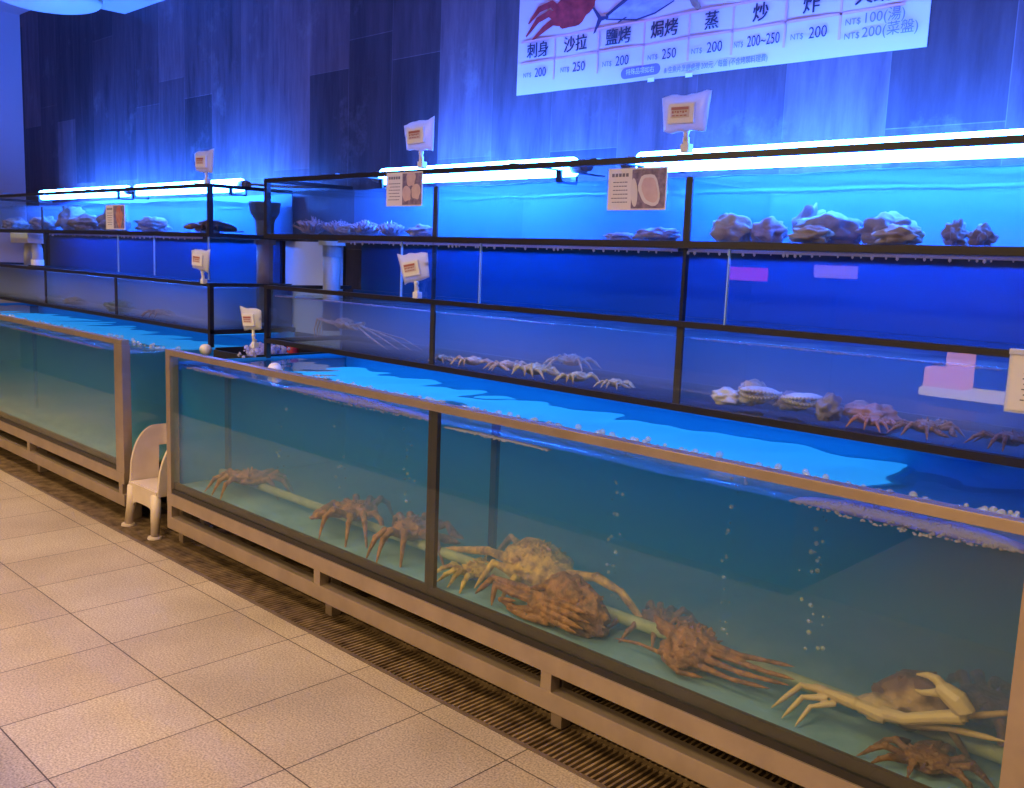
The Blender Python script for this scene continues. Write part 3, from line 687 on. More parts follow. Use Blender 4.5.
for z in (2.140, 2.057): b.box(BX0+0.02, BX1-0.07, FY, FY+0.001, z-0.004, z+0.004)
for x in (1.251, 1.469, 1.679, 1.870, 2.041, 2.232, 2.416): b.box(x-0.004, x+0.004, FY, FY+0.001, 1.981, 2.136)
b.build('price_grid', M['pink'], t)
FONT = None
def text(body, x, z, size, m, name, align='CENTER', xs=1.0, shear=0.0, bold=0.0):
    c = bpy.data.curves.new(name, 'FONT'); c.body = body; c.size = size; c.align_x = align; c.align_y = 'CENTER'; c.extrude = 0.0002; c.shear = shear
    c.resolution_u = 3
    tmp = bpy.data.objects.new(name + '_outline', c); COL.objects.link(tmp)
    me = bpy.data.meshes.new_from_object(tmp.evaluated_get(bpy.context.evaluated_depsgraph_get()))
    bpy.data.objects.remove(tmp); bpy.data.curves.remove(c)
    if bold:
        bb = bmesh.new(); bb.from_mesh(me); bb.verts.ensure_lookup_table(); bb.edges.ensure_lookup_table(); bb.faces.ensure_lookup_table()
        for dx, dy in ((bold, 0), (-bold, 0), (0, bold*0.6)):
            g = bmesh.ops.duplicate(bb, geom=bb.verts[:len(me.vertices)] + bb.edges[:len(me.edges)] + bb.faces[:len(me.polygons)])
            for vt in g['geom']:
                if isinstance(vt, bmesh.types.BMVert): vt.co += Vector((dx, dy, 0.00005*(1 if dx else 2)))
            bb.verts.ensure_lookup_table(); bb.edges.ensure_lookup_table(); bb.faces.ensure_lookup_table()
        bb.to_mesh(me); bb.free()
    me.name = name; me.materials.clear(); me.materials.append(m); ob = bpy.data.objects.new(name, me); COL.objects.link(ob)
    ob.parent = t; ob.location = Vector((x, FY-0.0012, z)) - o; ob.rotation_euler = (PI/2, 0.003, 0); ob.scale = (xs, 1, 1)
    return ob
for s, x in (('刺身', 1.163), ('沙拉', 1.357), ('鹽烤', 1.562), ('焗烤', 1.766), ('蒸', 1.959), ('炒', 2.142), ('炸', 2.318), ('火鍋', 2.515)):
    text(s, x, 2.098, 0.062, M['ink'], 'dish_name', xs=0.95, bold=0.0014)
for s, x, z in (('200', 1.157, 2.014), ('250', 1.355, 2.014), ('200', 1.562, 2.013), ('250', 1.768, 2.013), ('200', 1.952, 2.013), ('200~250', 2.134, 2.013), ('200', 2.322, 2.012)):
    q = 0.9 if '~' not in s else 0.72
    text(s, x+0.024, z, 0.050, M['ink'], 'price', xs=q*0.92)
    text('NT$', x-0.046 if '~' not in s else x-0.066, z-0.004, 0.026, M['greyink'], 'currency_mark', xs=q)
for s, z in (('100(湯)', 2.032), ('200(菜盤)', 1.991)):
    text('NT$', 2.432, z-0.004, 0.026, M['greyink'], 'currency_mark', 'LEFT', xs=1.0)
    text(s, 2.487, z, 0.042, M['greyink'], 'price', 'LEFT', xs=0.98)
b = MB(o); cap = [(1.602 + 0.019*math.cos(a), 1.966+0.019*math.sin(a)) for a in [PI/2+PI*k/10 for k in range(11)]] + [(1.738 + 0.019*math.cos(a), 1.969+0.019*math.sin(a)) for a in [-PI/2+PI*k/10 for k in range(11)]]
b.prism(cap, FY, FY+0.001); b.build('badge', M['violet'], t)
text('特殊品項如右', 1.670, 1.968, 0.024, M['badgetext'], 'badge_lettering', xs=0.88)
text('& 生魚片烹調處理 200元／每盤 (不含烤類料理費)', 1.775, 1.957, 0.026, M['greyink'], 'small_print', 'LEFT', xs=0.72)
# printed red crab
def leg_poly(b, pts, ws, y0=FY, y1=FY+0.001):
    L, R = [], []
    for i, (x, z) in enumerate(pts):
        a = pts[min(i+1, len(pts)-1)]; c = pts[max(i-1, 0)]; dx, dz = a[0]-c[0], a[1]-c[1]; l = math.hypot(dx, dz) or 1
        nx_, nz_ = -dz/l, dx/l; L.append((x+nx_*ws[i], z+nz_*ws[i])); R.append((x-nx_*ws[i], z-nz_*ws[i]))
    b.prism(L + R[::-1], y0, y1)
b = MB(o)
FYk = FY
b.prism(ell(1.335, 2.235, 0.105, 0.066, 0.25, 40, 0.30, 2), FY-0.0004, FY+0.0003)
b.prism(ell(1.375, 2.215, 0.060, 0.035, 0.35, 30, 0.5, 9), FY-0.0008, FY-0.0004)
for p in ([(1.28, 2.20), (1.215, 2.232), (1.155, 2.215), (1.095, 2.160)], [(1.29, 2.19), (1.235, 2.198), (1.19, 2.178), (1.128, 2.142)], [(1.28, 2.225), (1.225, 2.266), (1.16, 2.255), (1.105, 2.208)],
          [(1.40, 2.24), (1.455, 2.29), (1.49, 2.30), (1.53, 2.262)], [(1.40, 2.25), (1.44, 2.275), (1.47, 2.33)]):
    FYk += 0.0003; leg_poly(b, p, [0.018, 0.014, 0.012, 0.004][:len(p)], FYk, FYk+0.0003)
b.build('crab_print', M['crabred'], t)
b = MB(o)
b.prism([(1.50, 2.172), (1.56, 2.158), (1.64, 2.150), (1.70, 2.158), (1.78, 2.182), (1.82, 2.205), (1.80, 2.245), (1.74, 2.262), (1.66, 2.250), (1.58, 2.222)], FY, FY+0.001); b.build('tuna_print', M['tuna'], t)
b = MB(o); b.prism([(1.443, 2.127), (1.452, 2.130), (1.478, 2.168), (1.512, 2.172), (1.512, 2.180), (1.476, 2.184), (1.440, 2.222), (1.432, 2.220), (1.462, 2.178)], FY-0.0004, FY+0.001)
b.prism([(1.555, 2.152), (1.560, 2.150), (1.600, 2.163), (1.590, 2.166)], FY-0.0004, FY+0.001)
leg_poly(b, [(1.50, 2.170), (1.64, 2.149), (1.72, 2.160), (1.80, 2.190)], [0.002, 0.003, 0.003, 0.002], FY-0.0004, FY+0.001)
leg_poly(b, [(1.50, 2.182), (1.60, 2.232), (1.72, 2.262)], [0.005, 0.008, 0.006], FY-0.0004, FY+0.001)
b.build('tuna_fin_print', M['navy'], t)
b = MB(o); leg_poly(b, [(1.865, 2.20), (1.885, 2.17), (1.905, 2.148)], [0.010, 0.013, 0.008]); b.build('shrimp_print', M['shrimp'], t)
b = MB(o)
for x in (1.72, 1.88): b.box(x-0.014, x+0.014, FY-0.001, FY+0.0005, 1.926, 1.940)
b.build('tape', M['white'], t)

# ------------------------------------------------------------------ animals
def inside(bm_, base):
    # keep an animal between the glass and above the tank floor
    lo = (0.045, 0.034, 0.2645, 3.345) if base.z < 0.6 else ((0.04, YF+0.026, 0.8835, 3.345) if base.x > -0.2 else (XL0+0.04, YF+0.026, 0.8815, -0.54))
    for vt in bm_.verts:
        p = vt.co + base; k = 0.03
        if p.y < lo[1]+k: p.y = lo[1] + k*math.exp((p.y-lo[1]-k)/k)
        if p.x > lo[3]-k: p.x = lo[3] - k*math.exp(-(p.x-lo[3]+k)/k)
        p.x = max(p.x, lo[0]); p.z = max(p.z, lo[2]); vt.co = p - base
def crab(name, label, cat, loc, size, mat, rz=0.0, rx=0.0, ry=0.0, legs=None, claws=None, spikes=40, body=(0.5, 0.55, 0.26), voxel=None, legr=0.072, group=None, seed=1, reach=0.92, drop=0.0):
    """one continuous animal; x is its front, local unit = size (carapace about one unit wide)"""
    rnd = random.Random(seed); b = MB()
    S = size
    b.ball((0, 0, 0.30*S), (body[0]*S, body[1]*S, body[2]*S), 4, jitter=0.16, freq=2.6, seed=seed)
    b.ball((0.36*S, 0, 0.30*S), (0.18*S, 0.22*S, 0.14*S), 2)
    for k in range(spikes):
        a, e = rnd.uniform(0, 2*PI), rnd.uniform(0.12, 1.45)
        d = Vector((math.cos(a)*math.cos(e)*body[0], math.sin(a)*math.cos(e)*body[1], math.sin(e)*body[2]))*S
        p = Vector((0, 0, 0.30*S)) + d*0.92
        b.tube([p, p + d.normalized()*rnd.uniform(0.07, 0.15)*S], [0.045*S, 0.012*S], 6)
    if legs is None:
        legs = []
        for s in (-1, 1):
            for k, a in enumerate((50, 80, 108, 135)):
                a = math.radians(a + rnd.uniform(-10, 10)); R = reach*rnd.uniform(0.85, 1.12)
                dx, dy = math.cos(a), s*math.sin(a); up = rnd.uniform(0.08, 0.34)
                legs.append([(dx*0.40, dy*0.45, 0.26), (dx*0.90*R, dy*0.95*R, 0.28+up*0.6), (dx*1.20*R, dy*1.25*R, 0.20+up*0.35), (dx*1.55*R, dy*1.6*R, -0.02-drop/S)])
    for L in legs:
        P = [Vector(p)*S for p in L]; n = len(P)
        rs = [legr*S*(1.5, 1.35, 1.05, 0.42, 0.3)[min(i, 4)] if n == 4 else legr*S*(1.5-1.1*i/(n-1)) for i in range(n)]
        pts, rr_ = [], []
        for i in range(n-1):
            for q in (0, 0.5): pts.append(P[i].lerp(P[i+1], q)); rr_.append(rs[i]*(1-q) + rs[i+1]*q if q == 0 else (rs[i]+rs[i+1])*0.46)
        pts.append(P[-1]); rr_.append(rs[-1]); b.tube(pts, rr_, 8)
        for p, r in zip(P[1:-1], rs[1:-1]): b.ball(p, r*1.12, 2)
    if claws is None:
        claws = [[(0.38, s*0.36, 0.24), (0.78, s*0.52, 0.34), (0.98, s*0.30, 0.20), (1.28, s*0.16, 0.10)] for s in (-1, 1)]
    for Cc in claws:
        P = [Vector(p)*S for p in Cc]
        b.tube([P[0], P[0].lerp(P[1], 0.6), P[1], P[1].lerp(P[2], 0.5), P[2]], [0.08*S, 0.10*S, 0.085*S, 0.10*S, 0.12*S], 10)
        for p in P[1:3]: b.ball(p, 0.10*S, 2)
        d = (P[3]-P[2]); side = d.cross(Vector((0.3, 0.2, 1))).normalized()*0.10*S
        m1 = P[2] + d*0.30
        b.tube([P[2], P[2]+d*0.22, m1], [0.11*S, 0.15*S, 0.12*S], 10, flat=0.7)
        for q in (1, -1):
            b.tube([m1+side*0.5*q, m1+d*0.35+side*0.95*q, P[3]+side*0.25*q], [0.070*S, 0.055*S, 0.018*S], 8)
    for s in (-1, 1):
        b.tube([(0.47*S, s*0.10*S, 0.36*S), (0.56*S, s*0.13*S, 0.43*S)], [0.025*S, 0.03*S], 8)
    M3 = Matrix.Rotation(rz, 3, 'Z') @ Matrix.Rotation(ry, 3, 'Y') @ Matrix.Rotation(rx, 3, 'X')
    for vt in b.bm.verts: vt.co = M3 @ vt.co
    inside(b.bm, Vector(loc))
    ob = b.build(name, mat, smooth=True); ob.location = loc
    rm = ob.modifiers.new('fuse', 'REMESH'); rm.mode = 'VOXEL'; rm.voxel_size = voxel or S*0.015; rm.use_smooth_shade = True
    return tag(ob, label, cat, group)
KG = 'king crabs in the near floor tank'
Z0 = 0.264
# floor tank, left to right
crab('king_crab', 'blurred tan king crab at the left end of the floor tank', 'crab', (0.36, 0.20, Z0+0.03), 0.125, M['crab_tan'], rz=2.6, drop=0.03, seed=11, group=KG)
crab('king_crab', 'tan king crab with a bent pale leg left of the centre mullion', 'crab', (1.06, 0.225, Z0+0.035), 0.135, M['crab_tan'], rz=-2.4, drop=0.035, seed=12, group=KG)
crab('king_crab', 'brown king crab directly left of the centre mullion', 'crab', (1.37, 0.225, Z0+0.035), 0.140, M['crab_tan'], rz=0.6, drop=0.035, seed=13, group=KG)
crab('king_crab', 'small yellowish king crab just right of the centre mullion', 'crab', (1.735, 0.20, Z0), 0.10, M['crab_gold'], rz=2.9, seed=14, group=KG)
def posed_crab(name, label, origin, mat, group, bodies, legs, claws=(), spikes=0, seed=1, voxel=0.0022):
    """one continuous animal laid out joint by joint"""
    rnd = random.Random(seed); b = MB(origin)
    for c, r, tilt in bodies:
        Rm = Matrix.Rotation(tilt, 3, 'Y'); b.ball(c, r, 4, mat3=Rm, jitter=0.22, freq=2.6, seed=seed)
    c, r, tilt = bodies[0]; Rm = Matrix.Rotation(tilt, 3, 'Y')
    for k in range(spikes):
        a, e = rnd.uniform(0, 2*PI), rnd.uniform(-0.2, 1.5)
        d = Vector((math.cos(a)*math.cos(e)*r[0], math.sin(a)*math.cos(e)*r[1], math.sin(e)*r[2])); p = Vector(c) + Rm @ (d*0.95); n_ = (Rm @ d).normalized()
        b.tube([p, p+n_*rnd.uniform(0.007, 0.016)], [0.0052, 0.0016], 6)
    for pts, r0 in legs:
        P = [Vector(p) for p in pts]; n = len(P)
        for i in range(n-1):
            ra = r0*(1-0.55*i/(n-1)); rb = r0*(1-0.55*(i+1)/(n-1))
            b.tube([P[i], P[i].lerp(P[i+1], 0.15), P[i].lerp(P[i+1], 0.6), P[i+1]], [ra*1.05, ra*1.15, ra*0.95, rb*(0.9 if i < n-2 else 0.35)], 8)
            if i < n-2: b.ball(P[i+1], rb*1.15, 2)
    for pts, rs in claws: b.tube(pts, rs, 10)
    inside(b.bm, b.o)
    ob = b.build(name, mat, smooth=True)
    rm = ob.modifiers.new('fuse', 'REMESH'); rm.mode = 'VOXEL'; rm.voxel_size = voxel; rm.use_smooth_shade = True
    return tag(ob, label, 'crab', group)
posed_crab('king_crab', 'golden spiny king crab on top of the green pipe', (1.92, 0.26, Z0), M['crab_gold'], KG,
    [((1.925, 0.27, 0.342), (0.118, 0.095, 0.072), 0.12), ((2.02, 0.25, 0.325), (0.06, 0.05, 0.04), 0.3)],
    [([(1.84, 0.24, 0.348), (1.74, 0.235, 0.352), (1.58, 0.235, 0.318), (1.50, 0.23, 0.29)], 0.016), ([(1.88, 0.20, 0.33), (1.83, 0.17, 0.35), (1.80, 0.12, 0.27)], 0.014),
     ([(2.00, 0.23, 0.345), (2.09, 0.19, 0.335), (2.17, 0.15, 0.345), (2.25, 0.10, 0.32)], 0.018), ([(2.03, 0.27, 0.34), (2.15, 0.28, 0.365), (2.25, 0.27, 0.35), (2.36, 0.26, 0.275)], 0.017),
     ([(1.93, 0.19, 0.32), (1.95, 0.14, 0.34), (1.93, 0.10, 0.27)], 0.013), ([(1.86, 0.33, 0.34), (1.72, 0.36, 0.37), (1.62, 0.38, 0.27)], 0.014)], spikes=150, seed=15)
posed_crab('king_crab', 'large brown king crab showing its underside by the front glass', (2.19, 0.13, Z0), M['crab_brown'], KG,
    [((2.205, 0.125, 0.328), (0.118, 0.052, 0.078), 0.35), ((2.12, 0.10, 0.30), (0.07, 0.04, 0.035), 0.3)],
    [([(2.13, 0.085, 0.338), (2.20, 0.066, 0.352), (2.30, 0.060, 0.352)], 0.012), ([(2.13, 0.08, 0.325), (2.21, 0.060, 0.333), (2.31, 0.056, 0.33)], 0.012), ([(2.13, 0.075, 0.312), (2.21, 0.056, 0.312), (2.29, 0.053, 0.308)], 0.012), ([(2.13, 0.07, 0.30), (2.20, 0.055, 0.294), (2.27, 0.052, 0.29)], 0.011),
     ([(2.12, 0.10, 0.335), (2.03, 0.10, 0.338), (1.90, 0.10, 0.336), (1.845, 0.08, 0.275)], 0.015), ([(2.10, 0.09, 0.32), (2.00, 0.085, 0.318), (1.925, 0.085, 0.325), (1.94, 0.055, 0.270)], 0.013),
     ([(2.10, 0.075, 0.298), (2.03, 0.058, 0.290), (1.975, 0.056, 0.300), (2.04, 0.052, 0.315)], 0.012), ([(2.16, 0.065, 0.285), (2.08, 0.052, 0.278), (2.00, 0.052, 0.282)], 0.011), ([(2.18, 0.10, 0.36), (2.12, 0.09, 0.372), (2.06, 0.09, 0.352)], 0.012)], spikes=30, seed=16)
crab('king_crab', 'half hidden brown king crab behind the large underside crab', 'crab', (2.36, 0.30, Z0), 0.10, M['crab_brown'], rz=0.2, seed=17, group=KG)
posed_crab('snow_crab', 'brown snow crab with legs stretched straight to the right', (2.58, 0.15, Z0), M['crab_brown'], 'snow crabs in the near floor tank',
    [((2.575, 0.15, 0.325), (0.072, 0.062, 0.056), 0.25), ((2.55, 0.14, 0.30), (0.06, 0.06, 0.03), 0.2)],
    [([(2.61, 0.14, 0.352), (2.72, 0.14, 0.352), (2.79, 0.14, 0.362), (2.86, 0.13, 0.375)], 0.0085), ([(2.61, 0.13, 0.338), (2.73, 0.13, 0.338), (2.80, 0.12, 0.344), (2.87, 0.12, 0.350)], 0.0085), ([(2.61, 0.12, 0.320), (2.73, 0.115, 0.320), (2.79, 0.11, 0.328), (2.86, 0.11, 0.336)], 0.0085), ([(2.60, 0.11, 0.302), (2.72, 0.10, 0.303), (2.82, 0.10, 0.316)], 0.008),
     ([(2.52, 0.10, 0.295), (2.58, 0.08, 0.280), (2.65, 0.085, 0.288)], 0.009), ([(2.53, 0.12, 0.290), (2.43, 0.12, 0.294), (2.34, 0.12, 0.282)], 0.006), ([(2.56, 0.20, 0.32), (2.46, 0.24, 0.34), (2.40, 0.26, 0.27)], 0.009)],
    claws=[([(2.55, 0.14, 0.345), (2.515, 0.135, 0.350), (2.49, 0.13, 0.362), (2.463, 0.13, 0.380)], [0.016, 0.020, 0.015, 0.003]), ([(2.51, 0.135, 0.345), (2.49, 0.13, 0.345), (2.472, 0.13, 0.352)], [0.012, 0.008, 0.002])], spikes=40, seed=18)
M['crab_two'], nt, out_ = new_mat('crab_brown_back')
pb = N(nt, 'ShaderNodeBsdfPrincipled', Roughness=0.45); tc = N(nt, 'ShaderNodeTexCoord'); sx = N(nt, 'ShaderNodeSeparateXYZ'); no = N(nt, 'ShaderNodeTexNoise', Scale=26.0, Detail=5)
nt.links.new(tc.outputs['Object'], sx.inputs[0]); nt.links.new(tc.outputs['Object'], no.inputs['Vector'])
ma = N(nt, 'ShaderNodeMath', operation='MULTIPLY_ADD'); ma.inputs[1].default_value = 0.05; nt.links.new(no.outputs[0], ma.inputs[0]); nt.links.new(sx.outputs['Y'], ma.inputs[2])
rp = ramp(nt, [(0.0, (0.56, 0.41, 0.21)), (0.055, (0.42, 0.26, 0.11)), (0.075, (0.17, 0.075, 0.03)), (0.2, (0.11, 0.05, 0.02))]); nt.links.new(ma.outputs[0], rp.inputs[0]); nt.links.new(rp.outputs[0], pb.inputs['Base Color'])
bu = N(nt, 'ShaderNodeBump', Strength=0.5, Distance=0.006); nt.links.new(no.outputs[0], bu.inputs['Height']); nt.links.new(bu.outputs[0], pb.inputs['Normal']); nt.links.new(pb.outputs[0], out_.inputs[0])
posed_crab('snow_crab', 'snow crab with a large pale claw raised beside the right post', (3.06, 0.13, Z0), M['crab_two'], 'snow crabs in the near floor tank',
    [((3.105, 0.225, 0.352), (0.092, 0.070, 0.062), -0.25), ((3.05, 0.155, 0.338), (0.050, 0.040, 0.028), -0.1)],
    [([(3.08, 0.125, 0.338), (3.01, 0.12, 0.345), (2.94, 0.125, 0.345), (2.90, 0.13, 0.345)], 0.016), ([(2.95, 0.13, 0.345), (2.885, 0.12, 0.342), (2.825, 0.10, 0.270)], 0.009), ([(2.95, 0.12, 0.335), (2.90, 0.10, 0.325), (2.865, 0.075, 0.268)], 0.008), ([(2.97, 0.12, 0.33), (2.925, 0.09, 0.315), (2.905, 0.06, 0.268)], 0.007),
     ([(3.13, 0.13, 0.345), (3.22, 0.13, 0.362), (3.32, 0.13, 0.375)], 0.009), ([(3.16, 0.15, 0.36), (3.25, 0.16, 0.395), (3.33, 0.17, 0.43)], 0.009), ([(3.12, 0.14, 0.335), (3.20, 0.16, 0.345), (3.24, 0.20, 0.268)], 0.010)],
    claws=[([(3.07, 0.13, 0.342), (3.125, 0.11, 0.356), (3.19, 0.11, 0.385), (3.236, 0.11, 0.404)], [0.017, 0.013, 0.014, 0.017]),
           ([(3.236, 0.11, 0.400), (3.240, 0.11, 0.415), (3.222, 0.11, 0.434), (3.196, 0.11, 0.446), (3.182, 0.11, 0.450)], [0.014, 0.021, 0.023, 0.018, 0.012]),
           ([(3.195, 0.11, 0.450), (3.178, 0.11, 0.464), (3.160, 0.11, 0.466), (3.138, 0.11, 0.460)], [0.012, 0.010, 0.007, 0.002]),
           ([(3.195, 0.11, 0.440), (3.172, 0.11, 0.432), (3.155, 0.11, 0.426), (3.138, 0.11, 0.426)], [0.010, 0.008, 0.006, 0.002])], spikes=20, seed=19, voxel=0.0019)
crab('snow_crab', 'dim brown snow crab low in the right corner under the raised claw', 'crab', (3.18, 0.105, Z0), 0.085, M['crab_dark'], rz=2.2, seed=20, spikes=15, group='snow crabs in the near floor tank')
crab('snow_crab', 'dark snow crab behind the raised claw at the right post', 'crab', (3.20, 0.42, Z0), 0.15, M['crab_dark'], rz=1.2, seed=21, spikes=15, group='snow crabs in the near floor tank')
# middle tier
ZM = 0.884
crab('spider_crab', 'pale long legged spider crab standing alone in the middle tank', 'crab', (0.30, 0.70, ZM+0.05), 0.10, M['crab_pink'], rz=0.0, seed=31, spikes=10, legr=0.036, body=(0.5, 0.42, 0.26),
     legs=[[(0.4, -0.3+0.18*k, 0.25), (1.6, -0.5+0.3*k, 0.36-0.08*k), (2.8+0.3*k, -0.6+0.35*k, -0.1), (3.9+0.3*k, -0.6+0.4*k, -0.48)] for k in range(4)] + [[(-0.4, -0.3+0.2*k, 0.25), (-1.5-0.2*k, -0.4+0.3*k, 0.42), (-1.7-0.2*k, -0.45+0.3*k, -0.1), (-1.6-0.25*k, -0.45+0.3*k, -0.48)] for k in range(4)])
CG = 'pinkish crabs heaped in the middle tank'
for k, (x, y, z, sz, rz, m, l) in enumerate(((1.13, 0.56, 0.0, 0.045, 0.3, 'crab_pink', 'small pale crab at the left tip of the heap in the middle tank'), (1.29, 0.57, 0.0, 0.062, 2.6, 'crab_pink', 'pinkish crab second from the left of the heap in the middle tank'),
        (1.44, 0.60, 0.0, 0.060, -0.6, 'crab_pink', 'pinkish crab left of the heap centre in the middle tank'), (1.60, 0.57, 0.0, 0.075, 0.4, 'crab_pale', 'largest cream crab at the heap centre in the middle tank'), (1.66, 0.70, 0.03, 0.075, 1.9, 'crab_pink', 'pale crab riding high behind the heap centre in the middle tank'),
        (1.80, 0.57, 0.0, 0.062, 2.9, 'crab_pale', 'cream crab right of the heap centre in the middle tank'), (1.95, 0.58, 0.0, 0.050, 0.1, 'crab_pale', 'small tan crab at the right of the heap in the middle tank'))):
    crab('snow_crab', l, 'crab', (x, y, ZM+z), sz, M[m], rz=rz, seed=50+k, spikes=14, group=CG, voxel=0.0016)
crab('snow_crab', 'reddish crab right of the scallops in the middle tank', 'crab', (2.80, 0.58, ZM), 0.055, M['pinkshell'], rz=0.3, seed=35, spikes=8)
crab('snow_crab', 'brown crab with a folded leg in the middle tank, left of the text card', 'crab', (2.93, 0.60, ZM), 0.065, M['crab_tan'], rz=-0.4, seed=36, spikes=8)
crab('snow_crab', 'dull brown crab under the white text card in the middle tank', 'crab', (3.13, 0.60, ZM), 0.065, M['crab_dark'], rz=2.4, seed=37, spikes=8)
crab('snow_crab', 'orange brown crab in the far middle tank', 'crab', (-1.36, 0.62, 0.882), 0.075, M['crab_tan'], rz=0.4, seed=38, spikes=8)

def scallop(x, y, z, r, rot, label, open_=0.35):
    t = thing('scallop', label, 'scallop', (x, y, z), 'pale scallops in the middle tank', (0, 0, rot))
    for s, nm in ((1, 'upper_shell'), (-1, 'lower_shell')):
        b = MB(); n, m_ = 40, 8; rings = [[], []]
        for q, off in ((0, 0.0), (1, -0.004)):
            for j in range(m_+1):
                rad = j/m_; row = []
                for i in range(n+1):
                    a = PI*(i/n)*1.16 - PI*0.08
                    rr_ = rad*r*(1+0.02*math.cos(i*PI))
                    h = (0.30*r)*(1-rad**2)*math.sin(min(1, rad*3)*PI/2) + 0.004*rad*math.cos(i*PI) + off
                    row.append(b.v((rr_*math.cos(a), -rr_*math.sin(a)*0.95 + r*0.5, s*(h + rad*open_*r*math.sin(a)*0.5))))
                rings[q].append(row)
        for q in (0, 1):
            for j in range(m_):
                for i in range(n): b.f([rings[q][j][i], rings[q][j][i+1], rings[q][j+1][i+1], rings[q][j+1][i]])
        for i in range(n): b.f([rings[0][m_][i], rings[0][m_][i+1], rings[1][m_][i+1], rings[1][m_][i]])
        b.build(nm, M['shell_white'], t, smooth=True)
    return t
scallop(2.45, 0.60, 0.926, 0.060, 0.15, 'pale scallop, left of the two in the middle tank')
scallop(2.60, 0.60, 0.926, 0.058, 0.75, 'pale scallop with a dark side, right of the two in the middle tank')

def lump(name, label, cat, x, y, z, rx, ry, rz_, m, seed, group=None, jit=0.45, freq=2.2, rot=0.0, ridges=True):
    b = MB((x, y, z))
    bmx = bmesh.new(); bmesh.ops.create_icosphere(bmx, subdivisions=4, radius=1.0); mp = {}
    for vt in bmx.verts:
        p = vt.co.copy(); q = 1 + jit*noise.noise(p*freq+Vector((seed*3.1, seed, 0))) + 0.25*jit*noise.noise(p*freq*3.3+Vector((seed, 0, seed)))
        if ridges: q += 0.05*math.sin(p.z*16 + 3*noise.noise(p*2+Vector((seed, 0, 0))))
        p = p*q; p = Vector((p.x*rx, p.y*ry, max(p.z, -0.72)*rz_ + 0.72*rz_))
        p = Matrix.Rotation(rot, 3, 'Y') @ p
        mp[vt] = b.v(Vector((x, y, z)) + p)
    if abs(z-1.3575) < 1e-4 and x > 0:
        for v_ in mp.values(): v_.co.z *= 0.72
    zmin = min(v_.co.z for v_ in mp.values())
    for v_ in mp.values(): v_.co.z -= zmin
    for fc in bmx.faces: b.f([mp[q] for q in fc.verts])
    bmx.free()
    return tag(b.build(name, m, smooth=True), label, cat, group)
ZU = 1.3575
# near top tank
OG = 'oysters on the floor of the near top tank'
lump('oyster', 'golden tan oyster right of the top tank divider', 'oyster', 2.325, 0.60, ZU, 0.062, 0.05, 0.060, M['oyster_tan'], 1, OG)
lump('oyster', 'grey mauve oyster second from the top tank divider', 'oyster', 2.435, 0.62, ZU, 0.050, 0.045, 0.052, M['anemone'], 2, OG)
lump('oyster', 'tall narrow oyster standing behind the second one', 'oyster', 2.50, 0.70, ZU, 0.035, 0.045, 0.082, M['oyster'], 3, OG, rot=0.2)
lump('oyster', 'broad pale oyster in the middle of the top tank heap', 'oyster', 2.62, 0.62, ZU, 0.085, 0.06, 0.062, M['oyster'], 4, OG)
lump('oyster', 'dark brown oyster in front of the broad pale one', 'oyster', 2.60, 0.55, ZU, 0.055, 0.035, 0.034, M['oyster_tan'], 5, OG)
lump('oyster', 'round mauve oyster at the right of the top tank heap', 'oyster', 2.78, 0.62, ZU, 0.070, 0.06, 0.060, M['oyster'], 6, OG)
lump('oyster', 'brown oyster low beside the round mauve one', 'oyster', 2.83, 0.56, ZU, 0.055, 0.04, 0.036, M['oyster_tan'], 7, OG)
lump('oyster', 'small pointed oyster alone right of the heap', 'oyster', 2.955, 0.60, ZU, 0.026, 0.03, 0.045, M['coral'], 8, OG, jit=0.7)
lump('oyster', 'last small pointed oyster at the right of the top tank', 'oyster', 3.02, 0.58, ZU, 0.026, 0.03, 0.036, M['coral'], 9, OG, jit=0.7)
lump('oyster', 'pale mauve oyster left of the top tank divider', 'oyster', 2.07, 0.60, ZU, 0.075, 0.05, 0.030, M['anemone'], 10, OG)
lump('oyster', 'flat faint oyster left of the pale mauve one', 'oyster', 1.92, 0.60, ZU, 0.05, 0.04, 0.018, M['anemone'], 20, OG)
def anemone(x, y, z, r, h, label, seed):
    rnd = random.Random(seed); b = MB((x, y, z))
    b.ball((x, y, z+h*0.35), (r*0.8, r*0.8, h*0.36), 3, jitter=0.3, seed=seed)
    for k in range(60):
        a = rnd.uniform(0, 2*PI); q = rnd.uniform(0, 1)**0.5; p = Vector((x+math.cos(a)*q*r*0.7, y+math.sin(a)*q*r*0.7, z+h*0.4*(1.1-q*0.6)))
        d = Vector((math.cos(a)*q, math.sin(a)*q, 1.1-q*0.4))*h*0.5
        b.tube([p, p+d*0.6+Vector((rnd.uniform(-.2, .2)*h, rnd.uniform(-.2, .2)*h, 0)), p+d], [0.006, 0.005, 0.002], 5)
    return tag(b.build('anemone_shell', M['anemone'], smooth=True), label, 'shellfish', 'spiny shellfish in the left part of the near top tank')
anemone(0.16, 0.62, ZU, 0.065, 0.085, 'spiny mauve shellfish at the left end of the near top tank', 1)
anemone(0.31, 0.66, ZU, 0.055, 0.075, 'tall spiny shellfish second from the left in the near top tank', 2)
anemone(0.56, 0.62, ZU, 0.06, 0.07, 'bushy spiny shellfish left of the shell photo card', 3)
anemone(0.70, 0.64, ZU, 0.055, 0.065, 'bushy spiny shellfish below the shell photo card', 4)
lump('oyster', 'dark low oyster between the spiny shellfish', 'oyster', 0.44, 0.62, ZU, 0.045, 0.05, 0.03, M['coral'], 12)
lump('oyster', 'pale rounded oyster left of the thin top tank divider', 'oyster', 0.92, 0.62, ZU, 0.065, 0.05, 0.034, M['anemone'], 13)
